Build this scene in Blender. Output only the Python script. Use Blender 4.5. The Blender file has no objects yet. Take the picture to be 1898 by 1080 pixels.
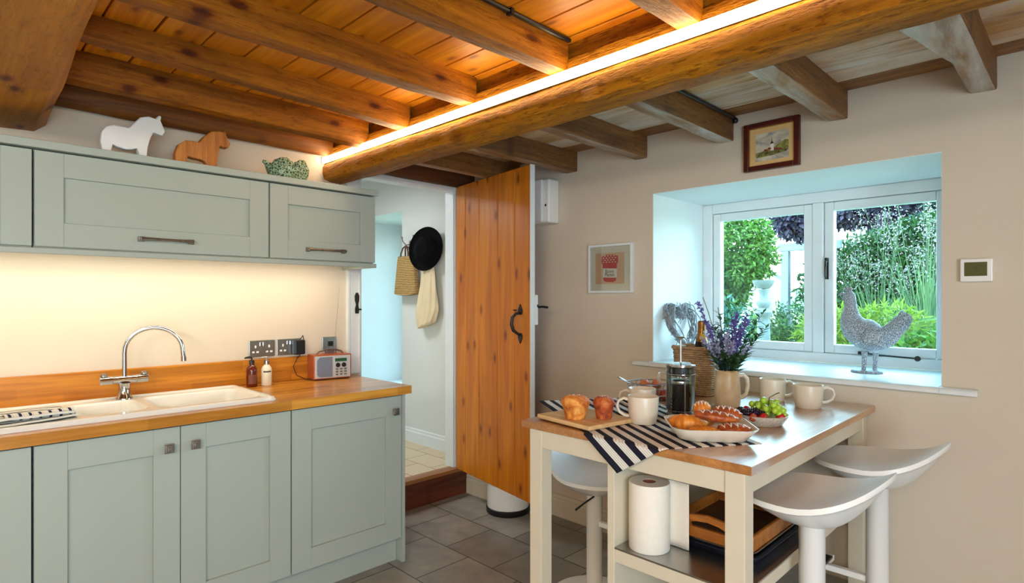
import bpy, math, random
from mathutils import Vector, Matrix, noise as mnoise
random.seed(7)
SC = bpy.context.scene
COL = SC.collection
PI = math.pi

# ------------------------------------------------------------------ camera
cam_d = bpy.data.cameras.new('camera')
cam_d.sensor_width = 36.0
cam_d.lens = 36.0 * 1075.0 / 1898.0
cam_d.shift_y = 13.0 / 1898.0
cam_d.clip_start = 0.02
cam = bpy.data.objects.new('camera', cam_d)
COL.objects.link(cam)
cam.location = (0.0, 0.0, 1.36)
cam.rotation_euler = (PI / 2, 0, PI / 4)
SC.camera = cam

# ------------------------------------------------------------------ world, sun, large lights, exposure
SC.view_settings.view_transform = 'Standard'
SC.view_settings.look = 'None'
SC.view_settings.gamma = 1.0
SC.view_settings.use_curve_mapping = False
SC.view_settings.exposure = 0.55
w = bpy.data.worlds.new('sky')
SC.world = w
w.use_nodes = True
nt = w.node_tree
bg = nt.nodes['Background']
tc = nt.nodes.new('ShaderNodeTexCoord')
sp = nt.nodes.new('ShaderNodeSeparateXYZ')
rp = nt.nodes.new('ShaderNodeValToRGB')
rp.color_ramp.elements[0].position = 0.0
rp.color_ramp.elements[0].color = (0.68, 0.92, 1.0, 1)
rp.color_ramp.elements[1].position = 0.7
rp.color_ramp.elements[1].color = (0.34, 0.74, 1.0, 1)
nt.links.new(tc.outputs['Generated'], sp.inputs[0])
nt.links.new(sp.outputs['Z'], rp.inputs[0])
nt.links.new(rp.outputs[0], bg.inputs[0])
bg.inputs[1].default_value = 15.0
SC.cycles.max_bounces = 8
SC.cycles.diffuse_bounces = 4
SC.cycles.glossy_bounces = 4
SC.cycles.transmission_bounces = 6
SC.cycles.transparent_max_bounces = 12
SC.cycles.caustics_reflective = False
SC.cycles.caustics_refractive = False
SC.cycles.sample_clamp_indirect = 6.0

def light(name, kind, loc, direction, energy, color, size=None, size_y=None, portal=False):
    d = bpy.data.lights.new(name, kind)
    d.energy = energy
    d.color = color
    if kind == 'AREA':
        d.shape = 'RECTANGLE'
        d.size = size
        d.size_y = size_y or size
        if portal:
            d.cycles.is_portal = True
    o = bpy.data.objects.new(name, d)
    COL.objects.link(o)
    o.location = loc
    o.rotation_euler = Vector(direction).to_track_quat('-Z', 'Y').to_euler()
    return o
sun = light('sun', 'SUN', (0, -4, 8), (0.45, 0.62, -0.75), 2.2, (1.0, 0.95, 0.82))
sun.data.angle = math.radians(2)
# unseen added fill: cool from the side, warm from behind
light('side_fill_cool', 'AREA', (1.95, -0.3, 1.0), (-1, 0.14, -0.10), 112, (0.70, 0.88, 1.0), 2.6, 1.6)
light('rear_fill_warm', 'AREA', (0.6, -1.9, 2.05), (-0.75, 0.8, -0.22), 38, (1.0, 0.92, 0.76), 1.2, 0.35)
light('window_portal', 'AREA', (-1.05, 3.46, 1.47), (0, -1, 0), 1, (1, 1, 1), 1.3, 0.95, True)
light('hall_window_portal', 'AREA', (-4.49, 3.44, 1.4), (0, -1, 0), 1, (1, 1, 1), 0.82, 1.5, True)
light('hall_fill', 'AREA', (-3.9, 1.7, 2.3), (0, 0, -1), 12, (0.96, 0.98, 1.0), 0.5, 0.5)  # added fill to brighten the hallway, no lamp fitting there
# warm strip lights hidden behind the pelmet under the wall cabinets
UCL = light('under_cabinet_lamp', 'AREA', (-2.90, 0.55, 1.545), (0, 0, -1), 5.2, (1.0, 0.85, 0.60), 2.2, 0.03)
UCL.rotation_euler = (math.radians(10), 0, PI / 2)
SC.cycles.use_light_tree = True

# ------------------------------------------------------------------ colour and material helpers
def C(r, g=None, b=None):
    if g is None:
        r, g, b = r
    def f(c):
        c /= 255.0
        return c / 12.92 if c <= 0.04045 else ((c + 0.055) / 1.055) ** 2.4
    return (f(r), f(g), f(b), 1.0)

class NT:
    def __init__(s, name):
        s.m = bpy.data.materials.new(name)
        s.m.use_nodes = True
        s.t = s.m.node_tree
        s.b = s.t.nodes['Principled BSDF']
        s.out = s.t.nodes['Material Output']
    def n(s, typ, **kw):
        nd = s.t.nodes.new('ShaderNode' + typ)
        for k, v in kw.items():
            setattr(nd, k, v)
        return nd
    def l(s, a, b):
        s.t.links.new(a, b)
    def ramp(s, src, stops, interp='LINEAR'):
        r = s.n('ValToRGB')
        cr = r.color_ramp
        cr.interpolation = interp
        while len(cr.elements) < len(stops):
            cr.elements.new(0.5)
        for e, (p, c) in zip(cr.elements, stops):
            e.position = p
            e.color = c if len(c) == 4 else (*c, 1)
        s.l(src, r.inputs[0])
        return r.outputs[0]
    def coord(s, kind='Object', scale=(1, 1, 1), rot=(0, 0, 0), loc=(0, 0, 0)):
        t = s.n('TexCoord')
        mp = s.n('Mapping')
        mp.inputs['Scale'].default_value = scale
        mp.inputs['Rotation'].default_value = rot
        mp.inputs['Location'].default_value = loc
        s.l(t.outputs[kind], mp.inputs[0])
        return mp.outputs[0]
    def noise(s, vec, scale=5, detail=4, rough=0.55, dist=0.0):
        n = s.n('TexNoise')
        n.inputs['Scale'].default_value = scale
        n.inputs['Detail'].default_value = detail
        n.inputs['Roughness'].default_value = rough
        n.inputs['Distortion'].default_value = dist
        s.l(vec, n.inputs['Vector'])
        return n.outputs[0]
    def mix(s, a, b, fac, mode='MIX'):
        m = s.n('Mix', data_type='RGBA', blend_type=mode)
        for sock, v in ((m.inputs['Factor'], fac), (m.inputs['A'], a), (m.inputs['B'], b)):
            if hasattr(v, 'links'):
                s.l(v, sock)
            else:
                sock.default_value = v
        return m.outputs['Result']
    def math(s, op, a, b=None, c=None):
        m = s.n('Math', operation=op)
        for i, v in enumerate((a, b, c)):
            if v is None:
                continue
            if hasattr(v, 'links'):
                s.l(v, m.inputs[i])
            else:
                m.inputs[i].default_value = v
        return m.outputs[0]
    def bump(s, h, strength=0.3, dist=0.01):
        b = s.n('Bump')
        b.inputs['Strength'].default_value = strength
        b.inputs['Distance'].default_value = dist
        s.l(h, b.inputs['Height'])
        s.l(b.outputs[0], s.b.inputs['Normal'])
    def set(s, color=None, rough=None, metal=None, spec=None, trans=None, ior=None, coat=None, sub=None, coat_rough=None):
        for k, v in (('Coat Roughness', coat_rough), ('Base Color', color), ('Roughness', rough), ('Metallic', metal), ('Specular IOR Level', spec),
                     ('Transmission Weight', trans), ('IOR', ior), ('Coat Weight', coat), ('Subsurface Weight', sub)):
            if v is None:
                continue
            if hasattr(v, 'links'):
                s.l(v, s.b.inputs[k])
            else:
                s.b.inputs[k].default_value = v
        return s.m

def plain(name, col, rough=0.5, metal=0.0, var=0.06, scale=14, bump=0.0, **kw):
    t = NT(name)
    v = t.coord()
    nz = t.noise(v, scale, 4)
    dark = tuple(c * (1 - var) for c in col[:3]) + (1,)
    lite = tuple(min(1, c * (1 + var)) for c in col[:3]) + (1,)
    c = t.ramp(nz, [(0.3, dark), (0.7, lite)])
    if bump:
        t.bump(t.noise(v, scale * 6, 3), bump, 0.004)
    return t.set(color=c, rough=rough, metal=metal, **kw)

def wood(name, light_c, dark_c, axis='X', scale=1.0, rough=0.45, plank=None, var=0.35, knots=0.0, grain=1.0, bump=0.15, kplane='XY', kden=1.0, speck=0.0,
         wash=None, wash_lo=0.45, wash_hi=0.6, coat=None, stave=None, spec=None):
    """grain runs along `axis`; plank=(axis, width) varies the tone board by board; wash mixes a second, paler colour in patches"""
    t = NT(name)
    s = [9.0 * scale] * 3
    s['XYZ'.index(axis)] = 0.7 * scale
    v = t.coord('Object', tuple(s))
    nz = t.noise(v, 1.6, 6, 0.6, 1.2)
    fine = t.noise(v, 9.0, 4, 0.65)
    fs = [46.0 * scale] * 3
    fs['XYZ'.index(axis)] = 1.5 * scale
    streak = t.noise(t.coord('Object', tuple(fs)), 1.0, 3, 0.6, 0.3)
    mid = tuple((a + b) / 2 for a, b in zip(light_c, dark_c))
    c = t.ramp(nz, [(0.28, dark_c), (0.5, mid), (0.72, light_c)])
    c = t.mix(c, t.ramp(fine, [(0.35, (0.55, 0.5, 0.45, 1)), (0.6, (1, 1, 1, 1))]), 0.35 * grain, 'MULTIPLY')
    c = t.mix(c, t.ramp(streak, [(0.36, (0.62, 0.52, 0.42, 1)), (0.52, (1, 1, 1, 1))]), 0.55 * grain, 'MULTIPLY')
    if speck:
        ss = [70.0] * 3
        ss['XYZ'.index(axis)] = 16.0
        sn = t.noise(t.coord('Object', tuple(ss)), 1.0, 4, 0.7)
        c = t.mix(c, t.ramp(sn, [(0.36, (0.34, 0.24, 0.15, 1)), (0.47, (1, 1, 1, 1))]), speck, 'MULTIPLY')
        nz = t.math('ADD', nz, t.math('MULTIPLY', sn, 1.6))
    if plank:
        tcn = t.n('TexCoord')
        sx = t.n('SeparateXYZ')
        t.l(tcn.outputs['Object'], sx.inputs[0])
        val = t.math('FLOOR', t.math('DIVIDE', sx.outputs[plank[0]], plank[1]))
        if stave:
            sh = t.n('TexWhiteNoise', noise_dimensions='1D')
            t.l(val, sh.inputs['W'])
            along = t.math('FLOOR', t.math('ADD', t.math('DIVIDE', sx.outputs[axis], stave), t.math('MULTIPLY', sh.outputs['Value'], 7.0)))
            val = t.math('ADD', val, t.math('MULTIPLY', along, 17.3))
        wn = t.n('TexWhiteNoise', noise_dimensions='1D')
        t.l(val, wn.inputs['W'])
        lo, hi = 1 - var, 1 + var * 0.35
        c = t.mix(c, t.ramp(wn.outputs['Value'], [(0, (lo, lo * 0.94, lo * 0.86, 1)), (1, (hi, hi, hi, 1))]), 1.0, 'MULTIPLY')
    if knots:
        vs = [6.5 * kden] * 3
        vs['XYZ'.index(axis)] = 3.0 * kden
        kv = t.coord('Object', tuple(vs), loc=(3.1, 1.7, 0.4))
        ks, kc = t.n('SeparateXYZ'), t.n('CombineXYZ')
        t.l(kv, ks.inputs[0])
        t.l(ks.outputs[kplane[0]], kc.inputs[0])
        t.l(ks.outputs[kplane[1]], kc.inputs[1])
        vo = t.n('TexVoronoi', voronoi_dimensions='2D')
        vo.inputs['Scale'].default_value = 1.0
        t.l(kc.outputs[0], vo.inputs['Vector'])
        kd = t.math('ADD', vo.outputs['Distance'], t.math('MULTIPLY', t.math('SUBTRACT', fine, 0.5), 0.06))
        c = t.mix(c, t.ramp(kd, [(0.0, (0.10, 0.04, 0.015, 1)), (0.05, (0.30, 0.14, 0.06, 1)), (0.075, (0.72, 0.6, 0.5, 1)), (0.13, (1, 1, 1, 1))]), knots, 'MULTIPLY')
    if wash:
        ws = [5.0] * 3
        ws['XYZ'.index(axis)] = 1.1
        wv = t.coord('Object', tuple(ws), loc=(0.7, 5.2, 1.1))
        wnz = t.noise(wv, 1.3, 7, 0.62, 0.6)
        c = t.mix(c, wash, t.ramp(wnz, [(wash_lo, (0, 0, 0, 1)), (wash_hi, (0.9, 0.9, 0.9, 1))]))
    t.bump(t.math('ADD', t.math('ADD', nz, t.math('MULTIPLY', fine, 0.5)), t.math('MULTIPLY', streak, 0.8)), bump, 0.008)
    return t.set(color=c, rough=rough, coat=coat, spec=spec, coat_rough=0.22 if coat else None)

def emis(name, col, strength):
    t = NT(name)
    t.b.inputs['Base Color'].default_value = (0.9, 0.9, 0.9, 1)
    t.b.inputs['Emission Color'].default_value = (*col, 1)
    t.b.inputs['Emission Strength'].default_value = strength
    return t.m

def pane_glass(name, tint=(0.96, 1.0, 1.0, 1)):
    t = NT(name)
    tr = t.n('BsdfTransparent')
    tr.inputs[0].default_value = tint
    gl = t.n('BsdfGlossy')
    gl.inputs['Roughness'].default_value = 0.02
    fr = t.n('Fresnel')
    fr.inputs[0].default_value = 1.45
    mx = t.n('MixShader')
    t.l(t.math('MULTIPLY', fr.outputs[0], 0.8), mx.inputs[0])
    t.l(tr.outputs[0], mx.inputs[1])
    t.l(gl.outputs[0], mx.inputs[2])
    t.l(mx.outputs[0], t.out.inputs[0])
    return t.m

def stripes(name, n, stops, axis=0, rough=0.9):
    """bands across UV axis, n repeats"""
    t = NT(name)
    tcn = t.n('TexCoord')
    sx = t.n('SeparateXYZ')
    t.l(tcn.outputs['UV'], sx.inputs[0])
    f = t.math('FRACT', t.math('MULTIPLY', sx.outputs[axis], float(n)))
    c = t.ramp(f, stops, 'CONSTANT')
    wv = t.coord('UV', (260, 420, 1))
    nz = t.noise(wv, 1.0, 2)
    c = t.mix(c, t.ramp(nz, [(0.3, (0.78, 0.78, 0.78, 1)), (0.7, (1, 1, 1, 1))]), 1.0, 'MULTIPLY')
    t.bump(nz, 0.3, 0.002)
    return t.set(color=c, rough=rough, spec=0.2)

DIM = 0.26
def foliage(name, a, b, rough=0.55, scale=9, trans=0.3, dim=None):
    t = NT(name)
    g = t.n('NewGeometry')
    wn = t.n('TexWhiteNoise', noise_dimensions='1D')
    t.l(g.outputs['Random Per Island'], wn.inputs['W'])
    nz = t.noise(t.coord(), scale, 3)
    c = t.ramp(t.math('ADD', t.math('MULTIPLY', wn.outputs['Value'], 0.6), t.math('MULTIPLY', nz, 0.4)), [(0.2, a), (0.75, b)])
    c = t.mix(c, (dim or DIM, dim or DIM, dim or DIM, 1), 1.0, 'MULTIPLY')
    t.set(color=c, rough=rough, spec=0.3)
    tl = t.n('BsdfTranslucent')
    t.l(c, tl.inputs[0])
    mx = t.n('MixShader')
    mx.inputs[0].default_value = trans
    t.l(t.b.outputs[0], mx.inputs[1])
    t.l(tl.outputs[0], mx.inputs[2])
    t.l(mx.outputs[0], t.out.inputs[0])
    return t.m

# ------------------------------------------------------------------ mesh builder
class M:
    def __init__(s):
        s.v, s.f, s.uv, s.mi = [], [], {}, []
        s.cur = 0
    def face(s, idx):
        s.f.append(tuple(idx))
        s.mi.append(s.cur)
    def box(s, x0, x1, y0, y1, z0, z1):
        return s.hexa([(x0, y0, z0), (x1, y0, z0), (x1, y1, z0), (x0, y1, z0), (x0, y0, z1), (x1, y0, z1), (x1, y1, z1), (x0, y1, z1)])
    def hexa(s, p):
        b = len(s.v)
        s.v += [tuple(q) for q in p]
        for q in ((0, 3, 2, 1), (4, 5, 6, 7), (0, 1, 5, 4), (1, 2, 6, 5), (2, 3, 7, 6), (3, 0, 4, 7)):
            s.face([b + i for i in q])
        return s
    def obox(s, c, dims, R=None):
        R = R or Matrix.Identity(3)
        c = Vector(c)
        x, y, z = (d / 2 for d in dims)
        return s.hexa([c + R @ Vector(q) for q in ((-x, -y, -z), (x, -y, -z), (x, y, -z), (-x, y, -z), (-x, -y, z), (x, -y, z), (x, y, z), (-x, y, z))])
    def prism(s, pts, t0, t1, fn):
        """extrude outline pts (2d) from t0 to t1; fn(a, b, t) -> 3d point"""
        n, b = len(pts), len(s.v)
        s.v += [tuple(fn(p[0], p[1], t0)) for p in pts] + [tuple(fn(p[0], p[1], t1)) for p in pts]
        s.face(range(b, b + n))
        s.face(reversed(range(b + n, b + 2 * n)))
        for i in range(n):
            j = (i + 1) % n
            s.face((b + i, b + n + i, b + n + j, b + j))
        return s
    def lathe(s, prof, n=32, c=(0, 0, 0), R=None, sx=1.0, sy=1.0, fn=None):
        R = R or Matrix.Identity(3)
        c = Vector(c)
        rings = []
        for r, z in prof:
            if r < 1e-6:
                rings.append([len(s.v)])
                s.v.append(tuple(c + R @ Vector((0, 0, z))))
            else:
                ring = []
                for k in range(n):
                    a = 2 * PI * k / n
                    rr = r * (fn(a, z) if fn else 1)
                    ring.append(len(s.v))
                    s.v.append(tuple(c + R @ Vector((rr * sx * math.cos(a), rr * sy * math.sin(a), z))))
                rings.append(ring)
        for A, B in zip(rings, rings[1:]):
            if len(A) == 1 and len(B) == 1:
                continue
            for k in range(n):
                j = (k + 1) % n
                if len(A) == 1:
                    s.face((A[0], B[k], B[j]))
                elif len(B) == 1:
                    s.face((A[k], B[0], A[j]))
                else:
                    s.face((A[k], A[j], B[j], B[k]))
        return s
    def tube(s, pts, r, n=10, cap=True, flat=1.0, closed=False, up=None):
        pts = [Vector(p) for p in pts]
        m = len(pts)
        rs = r if isinstance(r, (list, tuple)) else [r] * m
        tans = []
        for i in range(m):
            a = pts[i - 1] if (i > 0 or closed) else pts[i]
            c = pts[(i + 1) % m] if (i < m - 1 or closed) else pts[i]
            d = c - a
            tans.append(d.normalized() if d.length > 1e-9 else Vector((0, 0, 1)))
        u = Vector(up) if up else (Vector((0, 0, 1)) if abs(tans[0].z) < 0.9 else Vector((1, 0, 0)))
        nrm = (u - tans[0] * u.dot(tans[0])).normalized()
        rings = []
        for i in range(m):
            nrm = (nrm - tans[i] * nrm.dot(tans[i]))
            nrm = nrm.normalized() if nrm.length > 1e-6 else tans[i].orthogonal().normalized()
            bn = tans[i].cross(nrm)
            ring = []
            for k in range(n):
                a = 2 * PI * k / n
                ring.append(len(s.v))
                s.v.append(tuple(pts[i] + nrm * (math.cos(a) * rs[i]) + bn * (math.sin(a) * rs[i] * flat)))
            rings.append(ring)
        pairs = list(zip(rings, rings[1:])) + ([(rings[-1], rings[0])] if closed else [])
        for A, B in pairs:
            for k in range(n):
                j = (k + 1) % n
                s.face((A[k], A[j], B[j], B[k]))
        if cap and not closed:
            s.face(reversed(rings[0]))
            s.face(rings[-1])
        return s
    def ball(s, c, r, nu=16, nv=10, R=None, fn=None):
        if not isinstance(r, (tuple, list)):
            r = (r, r, r)
        R = R or Matrix.Identity(3)
        c = Vector(c)
        rings = []
        for i in range(nv + 1):
            th = PI * i / nv
            ring = []
            cnt = 1 if i in (0, nv) else nu
            for k in range(cnt):
                a = 2 * PI * k / nu
                d = Vector((math.sin(th) * math.cos(a), math.sin(th) * math.sin(a), math.cos(th)))
                q = fn(d) if fn else 1.0
                ring.append(len(s.v))
                s.v.append(tuple(c + R @ Vector((d.x * r[0] * q, d.y * r[1] * q, d.z * r[2] * q))))
            rings.append(ring)
        for A, B in zip(rings, rings[1:]):
            for k in range(nu):
                j = (k + 1) % nu
                if len(A) == 1:
                    s.face((A[0], B[k], B[j]))
                elif len(B) == 1:
                    s.face((A[k], B[0], A[j]))
                else:
                    s.face((A[k], B[k], B[j], A[j]))
        return s
    def grid(s, fn, nu, nv):
        b = len(s.v)
        for j in range(nv + 1):
            for i in range(nu + 1):
                u, v = i / nu, j / nv
                s.uv[len(s.v)] = (u, v)
                s.v.append(tuple(fn(u, v)))
        for j in range(nv):
            for i in range(nu):
                a = b + j * (nu + 1) + i
                s.face((a, a + 1, a + nu + 2, a + nu + 1))
        return s
    def leaf(s, p, d, nrm, ln, wd):
        p, d, nrm = Vector(p), Vector(d).normalized(), Vector(nrm)
        sd = d.cross(nrm)
        sd = sd.normalized() if sd.length > 1e-6 else d.orthogonal().normalized()
        up = sd.cross(d)
        b = len(s.v)
        q = p + d * ln * 0.45 + up * ln * 0.06
        s.v += [tuple(p), tuple(q + sd * wd / 2), tuple(p + d * ln), tuple(q - sd * wd / 2)]
        s.face((b, b + 1, b + 2, b + 3))
        return s

def link(name, data, parent=None):
    o = bpy.data.objects.new(name, data)
    COL.objects.link(o)
    if parent is not None:
        o.parent = parent
    return o

def wpos(o):
    p = Vector((0, 0, 0))
    while o is not None:
        p = p + o.location
        o = o.parent
    return p

def obj(name, m, mats, parent=None, smooth=False, bevel=0.0, seg=2, angle=40, world=False, solid=0.0, sub=0, label=None, off=0.0):
    me = bpy.data.meshes.new(name)
    vs = m.v
    if world and parent is not None:
        p = wpos(parent)
        vs = [(a - p.x, b - p.y, c - p.z) for a, b, c in vs]
    me.from_pydata(vs, [], m.f)
    if not isinstance(mats, (list, tuple)):
        mats = [mats]
    for q in mats:
        me.materials.append(q)
    if len(mats) > 1:
        me.polygons.foreach_set('material_index', m.mi)
    if m.uv:
        ul = me.uv_layers.new(name='UVMap')
        for lp in me.loops:
            ul.data[lp.index].uv = m.uv.get(lp.vertex_index, (0, 0))
    me.validate()
    me.update()
    if smooth:
        me.polygons.foreach_set('use_smooth', [True] * len(me.polygons))
        me.set_sharp_from_angle(angle=math.radians(angle))
    o = link(name, me, parent)
    if solid:
        md = o.modifiers.new('solidify', 'SOLIDIFY')
        md.thickness = solid
        md.offset = off
    if bevel:
        md = o.modifiers.new('bevel', 'BEVEL')
        md.width = bevel
        md.segments = seg
        md.limit_method = 'ANGLE'
        md.angle_limit = math.radians(35)
    if sub:
        md = o.modifiers.new('subdivision', 'SUBSURF')
        md.levels = sub
        md.render_levels = sub
    if label:
        o['label'] = label
    return o

def tag(o, label, cat, group=None, kind=None):
    o['label'] = label
    o['category'] = cat
    if group:
        o['group'] = group
    if kind:
        o['kind'] = kind
    return o

def thing(name, label, cat, loc=(0, 0, 0), rotz=0.0, group=None):
    o = link(name, None)
    o.empty_display_size = 0.05
    o.location = loc
    o.rotation_euler = (0, 0, rotz)
    return tag(o, label, cat, group)

def struct(name, m, mat, parent=None, **kw):
    o = obj(name, m, mat, parent, **kw)
    if parent is None:
        o['kind'] = 'structure'
    return o

def copy_tree(o, parent=None):
    kids = [c for c in COL.objects if c.parent == o]
    c = o.copy()
    COL.objects.link(c)
    if parent is not None:
        c.parent = parent
    for k in kids:
        copy_tree(k, c)
    return c

def dup(o, loc, rotz, label, group=None):
    c = copy_tree(o)
    c.location = loc
    c.rotation_euler = (0, 0, rotz) if not isinstance(rotz, tuple) else rotz
    c['label'] = label
    if group:
        c['group'] = group
    return c

def rz(a):
    return Matrix.Rotation(a, 3, 'Z')
def rx(a):
    return Matrix.Rotation(a, 3, 'X')
def ry(a):
    return Matrix.Rotation(a, 3, 'Y')

def text(name, body, size, loc, rot, mat, parent=None, ext=0.0003, align='CENTER'):
    cu = bpy.data.curves.new(name, 'FONT')
    cu.body = body
    cu.size = size
    cu.extrude = ext
    cu.align_x = align
    cu.align_y = 'CENTER'
    cu.materials.append(mat)
    tmp = bpy.data.objects.new(name, cu)
    COL.objects.link(tmp)
    me = bpy.data.meshes.new_from_object(tmp.evaluated_get(bpy.context.evaluated_depsgraph_get()))
    bpy.data.objects.remove(tmp)
    o = link(name, me, parent)
    o.location = loc
    o.rotation_euler = rot
    return o

# ------------------------------------------------------------------ materials
WHITE_WALL = plain('wall_paint', C(214, 202, 184), 0.85, var=0.02, scale=3, bump=0.08)
HALL_WALL = plain('hall_paint', C(218, 220, 218), 0.85, var=0.02, scale=3, bump=0.08)
REVEAL = plain('reveal_paint', C(240, 246, 246), 0.8, var=0.02, scale=3, bump=0.08)
WHITE_PAINT = plain('white_gloss_paint', C(226, 232, 234), 0.35, var=0.02)
CREAM_PAINT = plain('cream_paint', C(216, 206, 184), 0.4, var=0.02)
BOARD_L = wood('orange_ceiling_boards', C(238, 160, 28), C(200, 114, 12), 'X', 1.0, 0.45, plank=('Y', 0.15), var=0.2, knots=0.7, grain=0.5)
BOARD_R = wood('limewashed_ceiling_boards', C(222, 180, 118), C(176, 130, 76), 'X', 1.0, 0.5, plank=('Y', 0.1485), var=0.15, knots=0.4, grain=0.6,
               wash=C(228, 222, 210), wash_lo=0.40, wash_hi=0.64)
EDGE_BOARD = wood('unwashed_edge_board', C(176, 122, 62), C(112, 70, 32), 'X', 1.0, 0.5, knots=0.4, grain=0.6)
BEAM = wood('oak_beam', C(208, 140, 26), C(136, 82, 12), 'X', 0.9, 0.55, knots=0.6, grain=1.1, bump=0.9, kplane='XZ', kden=0.7, speck=0.75, spec=0.2)
BEAM_Y = wood('oak_joist', C(188, 114, 18), C(112, 62, 8), 'Y', 0.9, 0.55, knots=0.9, kplane='YZ', kden=0.8, speck=0.45, spec=0.2, grain=0.9, bump=0.45)
JOIST_R = wood('pale_joist', C(176, 128, 76), C(118, 78, 42), 'Y', 0.9, 0.55, knots=0.4, grain=1.0, bump=0.6,
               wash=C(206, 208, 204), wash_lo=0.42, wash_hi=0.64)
JOIST_SIDE = wood('brown_joist_side', C(158, 108, 54), C(98, 62, 28), 'Y', 0.9, 0.55, knots=0.5, grain=1.0, bump=0.6, speck=0.5)
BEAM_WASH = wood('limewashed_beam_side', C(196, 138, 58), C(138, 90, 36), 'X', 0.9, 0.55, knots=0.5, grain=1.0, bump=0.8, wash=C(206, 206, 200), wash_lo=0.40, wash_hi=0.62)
BROWN_JOIST = wood('brown_joist', C(160, 94, 18), C(84, 46, 8), 'Y', 0.9, 0.55, knots=0.5, bump=0.5)
DARK_BEAM = wood('dark_joist', C(104, 58, 26), C(52, 28, 14), 'Y', 0.9, 0.6, knots=0.5, bump=0.5)
DOOR_WOOD = wood('pine_door', C(226, 140, 24), C(184, 98, 8), 'Z', 0.9, 0.38, knots=0.75, grain=0.45, bump=0.08, kplane='XZ', kden=0.8)
WORKTOP = wood('oak_worktop', C(226, 164, 70), C(178, 112, 34), 'Y', 1.3, 0.25, plank=('X', 0.042), var=0.28, stave=0.55, grain=0.5, bump=0.03)
UPSTAND = wood('oak_upstand', C(222, 150, 50), C(178, 106, 26), 'Y', 1.3, 0.3, plank=('Z', 0.043), var=0.28, stave=0.5, grain=0.5, bump=0.03)
TABLE_WOOD = wood('oak_table_top', C(206, 144, 78), C(158, 98, 44), 'Y', 1.4, 0.32, plank=('X', 0.045), var=0.2, stave=0.6, grain=0.5, bump=0.02, coat=1.0, spec=0.8)
STEP_RED = wood('stained_step_riser', C(128, 62, 34), C(74, 30, 18), 'Y', 1.0, 0.4, knots=0.4)
STEP_TAN = wood('step_tread', C(196, 138, 80), C(140, 86, 44), 'Y', 1.0, 0.4)
CAB = plain('sage_cabinet_paint', C(168, 177, 168), 0.42, var=0.012, scale=4)
BLACK = plain('black_iron', C(24, 24, 26), 0.45, var=0.1)
BLACK_PLASTIC = plain('black_plastic', C(20, 20, 22), 0.4)
PEWTER = plain('pewter', C(150, 142, 132), 0.42, 1.0, var=0.25, scale=40)
CHROME = plain('chrome', C(200, 202, 206), 0.08, 1.0, var=0.01)
STEEL = plain('brushed_steel', C(176, 174, 170), 0.3, 1.0, var=0.06, scale=30)
CERAMIC = plain('white_ceramic', C(226, 226, 222), 0.12, var=0.01)
WHITE_PLASTIC = plain('white_plastic', C(240, 240, 238), 0.25, var=0.01)
GLASS = pane_glass('window_glass')

t = NT('slate_floor_tiles')
v = t.coord('Object', (1, 1, 1), loc=(2.504, -1.66 + 0.335 * 20, 0))
br = t.n('TexBrick')
br.offset = 0.5
br.inputs['Scale'].default_value = 1.0
br.inputs['Brick Width'].default_value = 0.365
br.inputs['Row Height'].default_value = 0.335
br.inputs['Mortar Size'].default_value = 0.0035
br.inputs['Mortar Smooth'].default_value = 0.2
br.inputs['Bias'].default_value = 0.0
br.inputs['Color1'].default_value = C(156, 154, 148)
br.inputs['Color2'].default_value = C(126, 124, 120)
br.inputs['Mortar'].default_value = C(58, 55, 50)
t.l(v, br.inputs['Vector'])
nz = t.noise(t.coord(), 7, 6, 0.6, 0.4)
c = t.mix(br.outputs['Color'], t.ramp(nz, [(0.3, (0.72, 0.72, 0.72, 1)), (0.7, (1.18, 1.14, 1.08, 1))]), 1.0, 'MULTIPLY')
t.bump(t.math('ADD', t.math('MULTIPLY', br.outputs['Fac'], -1.0), t.math('MULTIPLY', nz, 0.4)), 0.25, 0.004)
FLOOR_M = t.set(color=c, rough=0.38)

t = NT('hall_floor_tiles')
br = t.n('TexBrick')
br.offset = 0.5
for k, q in (('Scale', 1.0), ('Brick Width', 0.30), ('Row Height', 0.20), ('Mortar Size', 0.003), ('Mortar Smooth', 0.2)):
    br.inputs[k].default_value = q
br.inputs['Color1'].default_value = C(226, 208, 176)
br.inputs['Color2'].default_value = C(214, 192, 156)
br.inputs['Mortar'].default_value = C(120, 104, 84)
t.l(t.coord('Object', (1, 1, 1), loc=(3.385 + 3.0, 7.56, 0)), br.inputs['Vector'])
HALL_FLOOR_M = t.set(color=br.outputs['Color'], rough=0.4)

# ------------------------------------------------------------------ the setting
XW, YW = -3.13, 2.78          # left wall plane, window wall plane
struct('floor', M().box(XW - 0.08, 2.1, -2.7, YW + 0.3, -0.1, 0.0), FLOOR_M)
m = M()
m.box(XW - 0.08, XW, -2.6, 1.822, 0, 2.5)
m.box(XW - 0.08, XW, 1.822, 2.56, 2.11, 2.5)
m.box(XW - 0.08, XW, 2.56, YW, 0, 2.5)
m.box(XW, -2.86, 2.665, YW, 0, 2.3)
struct('wall_left', m, WHITE_WALL)

def wall_with_holes(x0, x1, y0, y1, z0, z1, holes):
    m = M()
    xs = x0
    for hx0, hx1, hz0, hz1 in sorted(holes):
        m.box(xs, hx0, y0, y1, z0, z1)
        m.box(hx0, hx1, y0, y1, z0, hz0)
        m.box(hx0, hx1, y0, y1, hz1, z1)
        xs = hx1
    m.box(xs, x1, y0, y1, z0, z1)
    return m
struct('wall_back', wall_with_holes(XW - 0.08, 2.1, YW, 3.44, 0, 2.5, [(-1.694, -0.413, 0.995, 1.932)]), WHITE_WALL)
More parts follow.
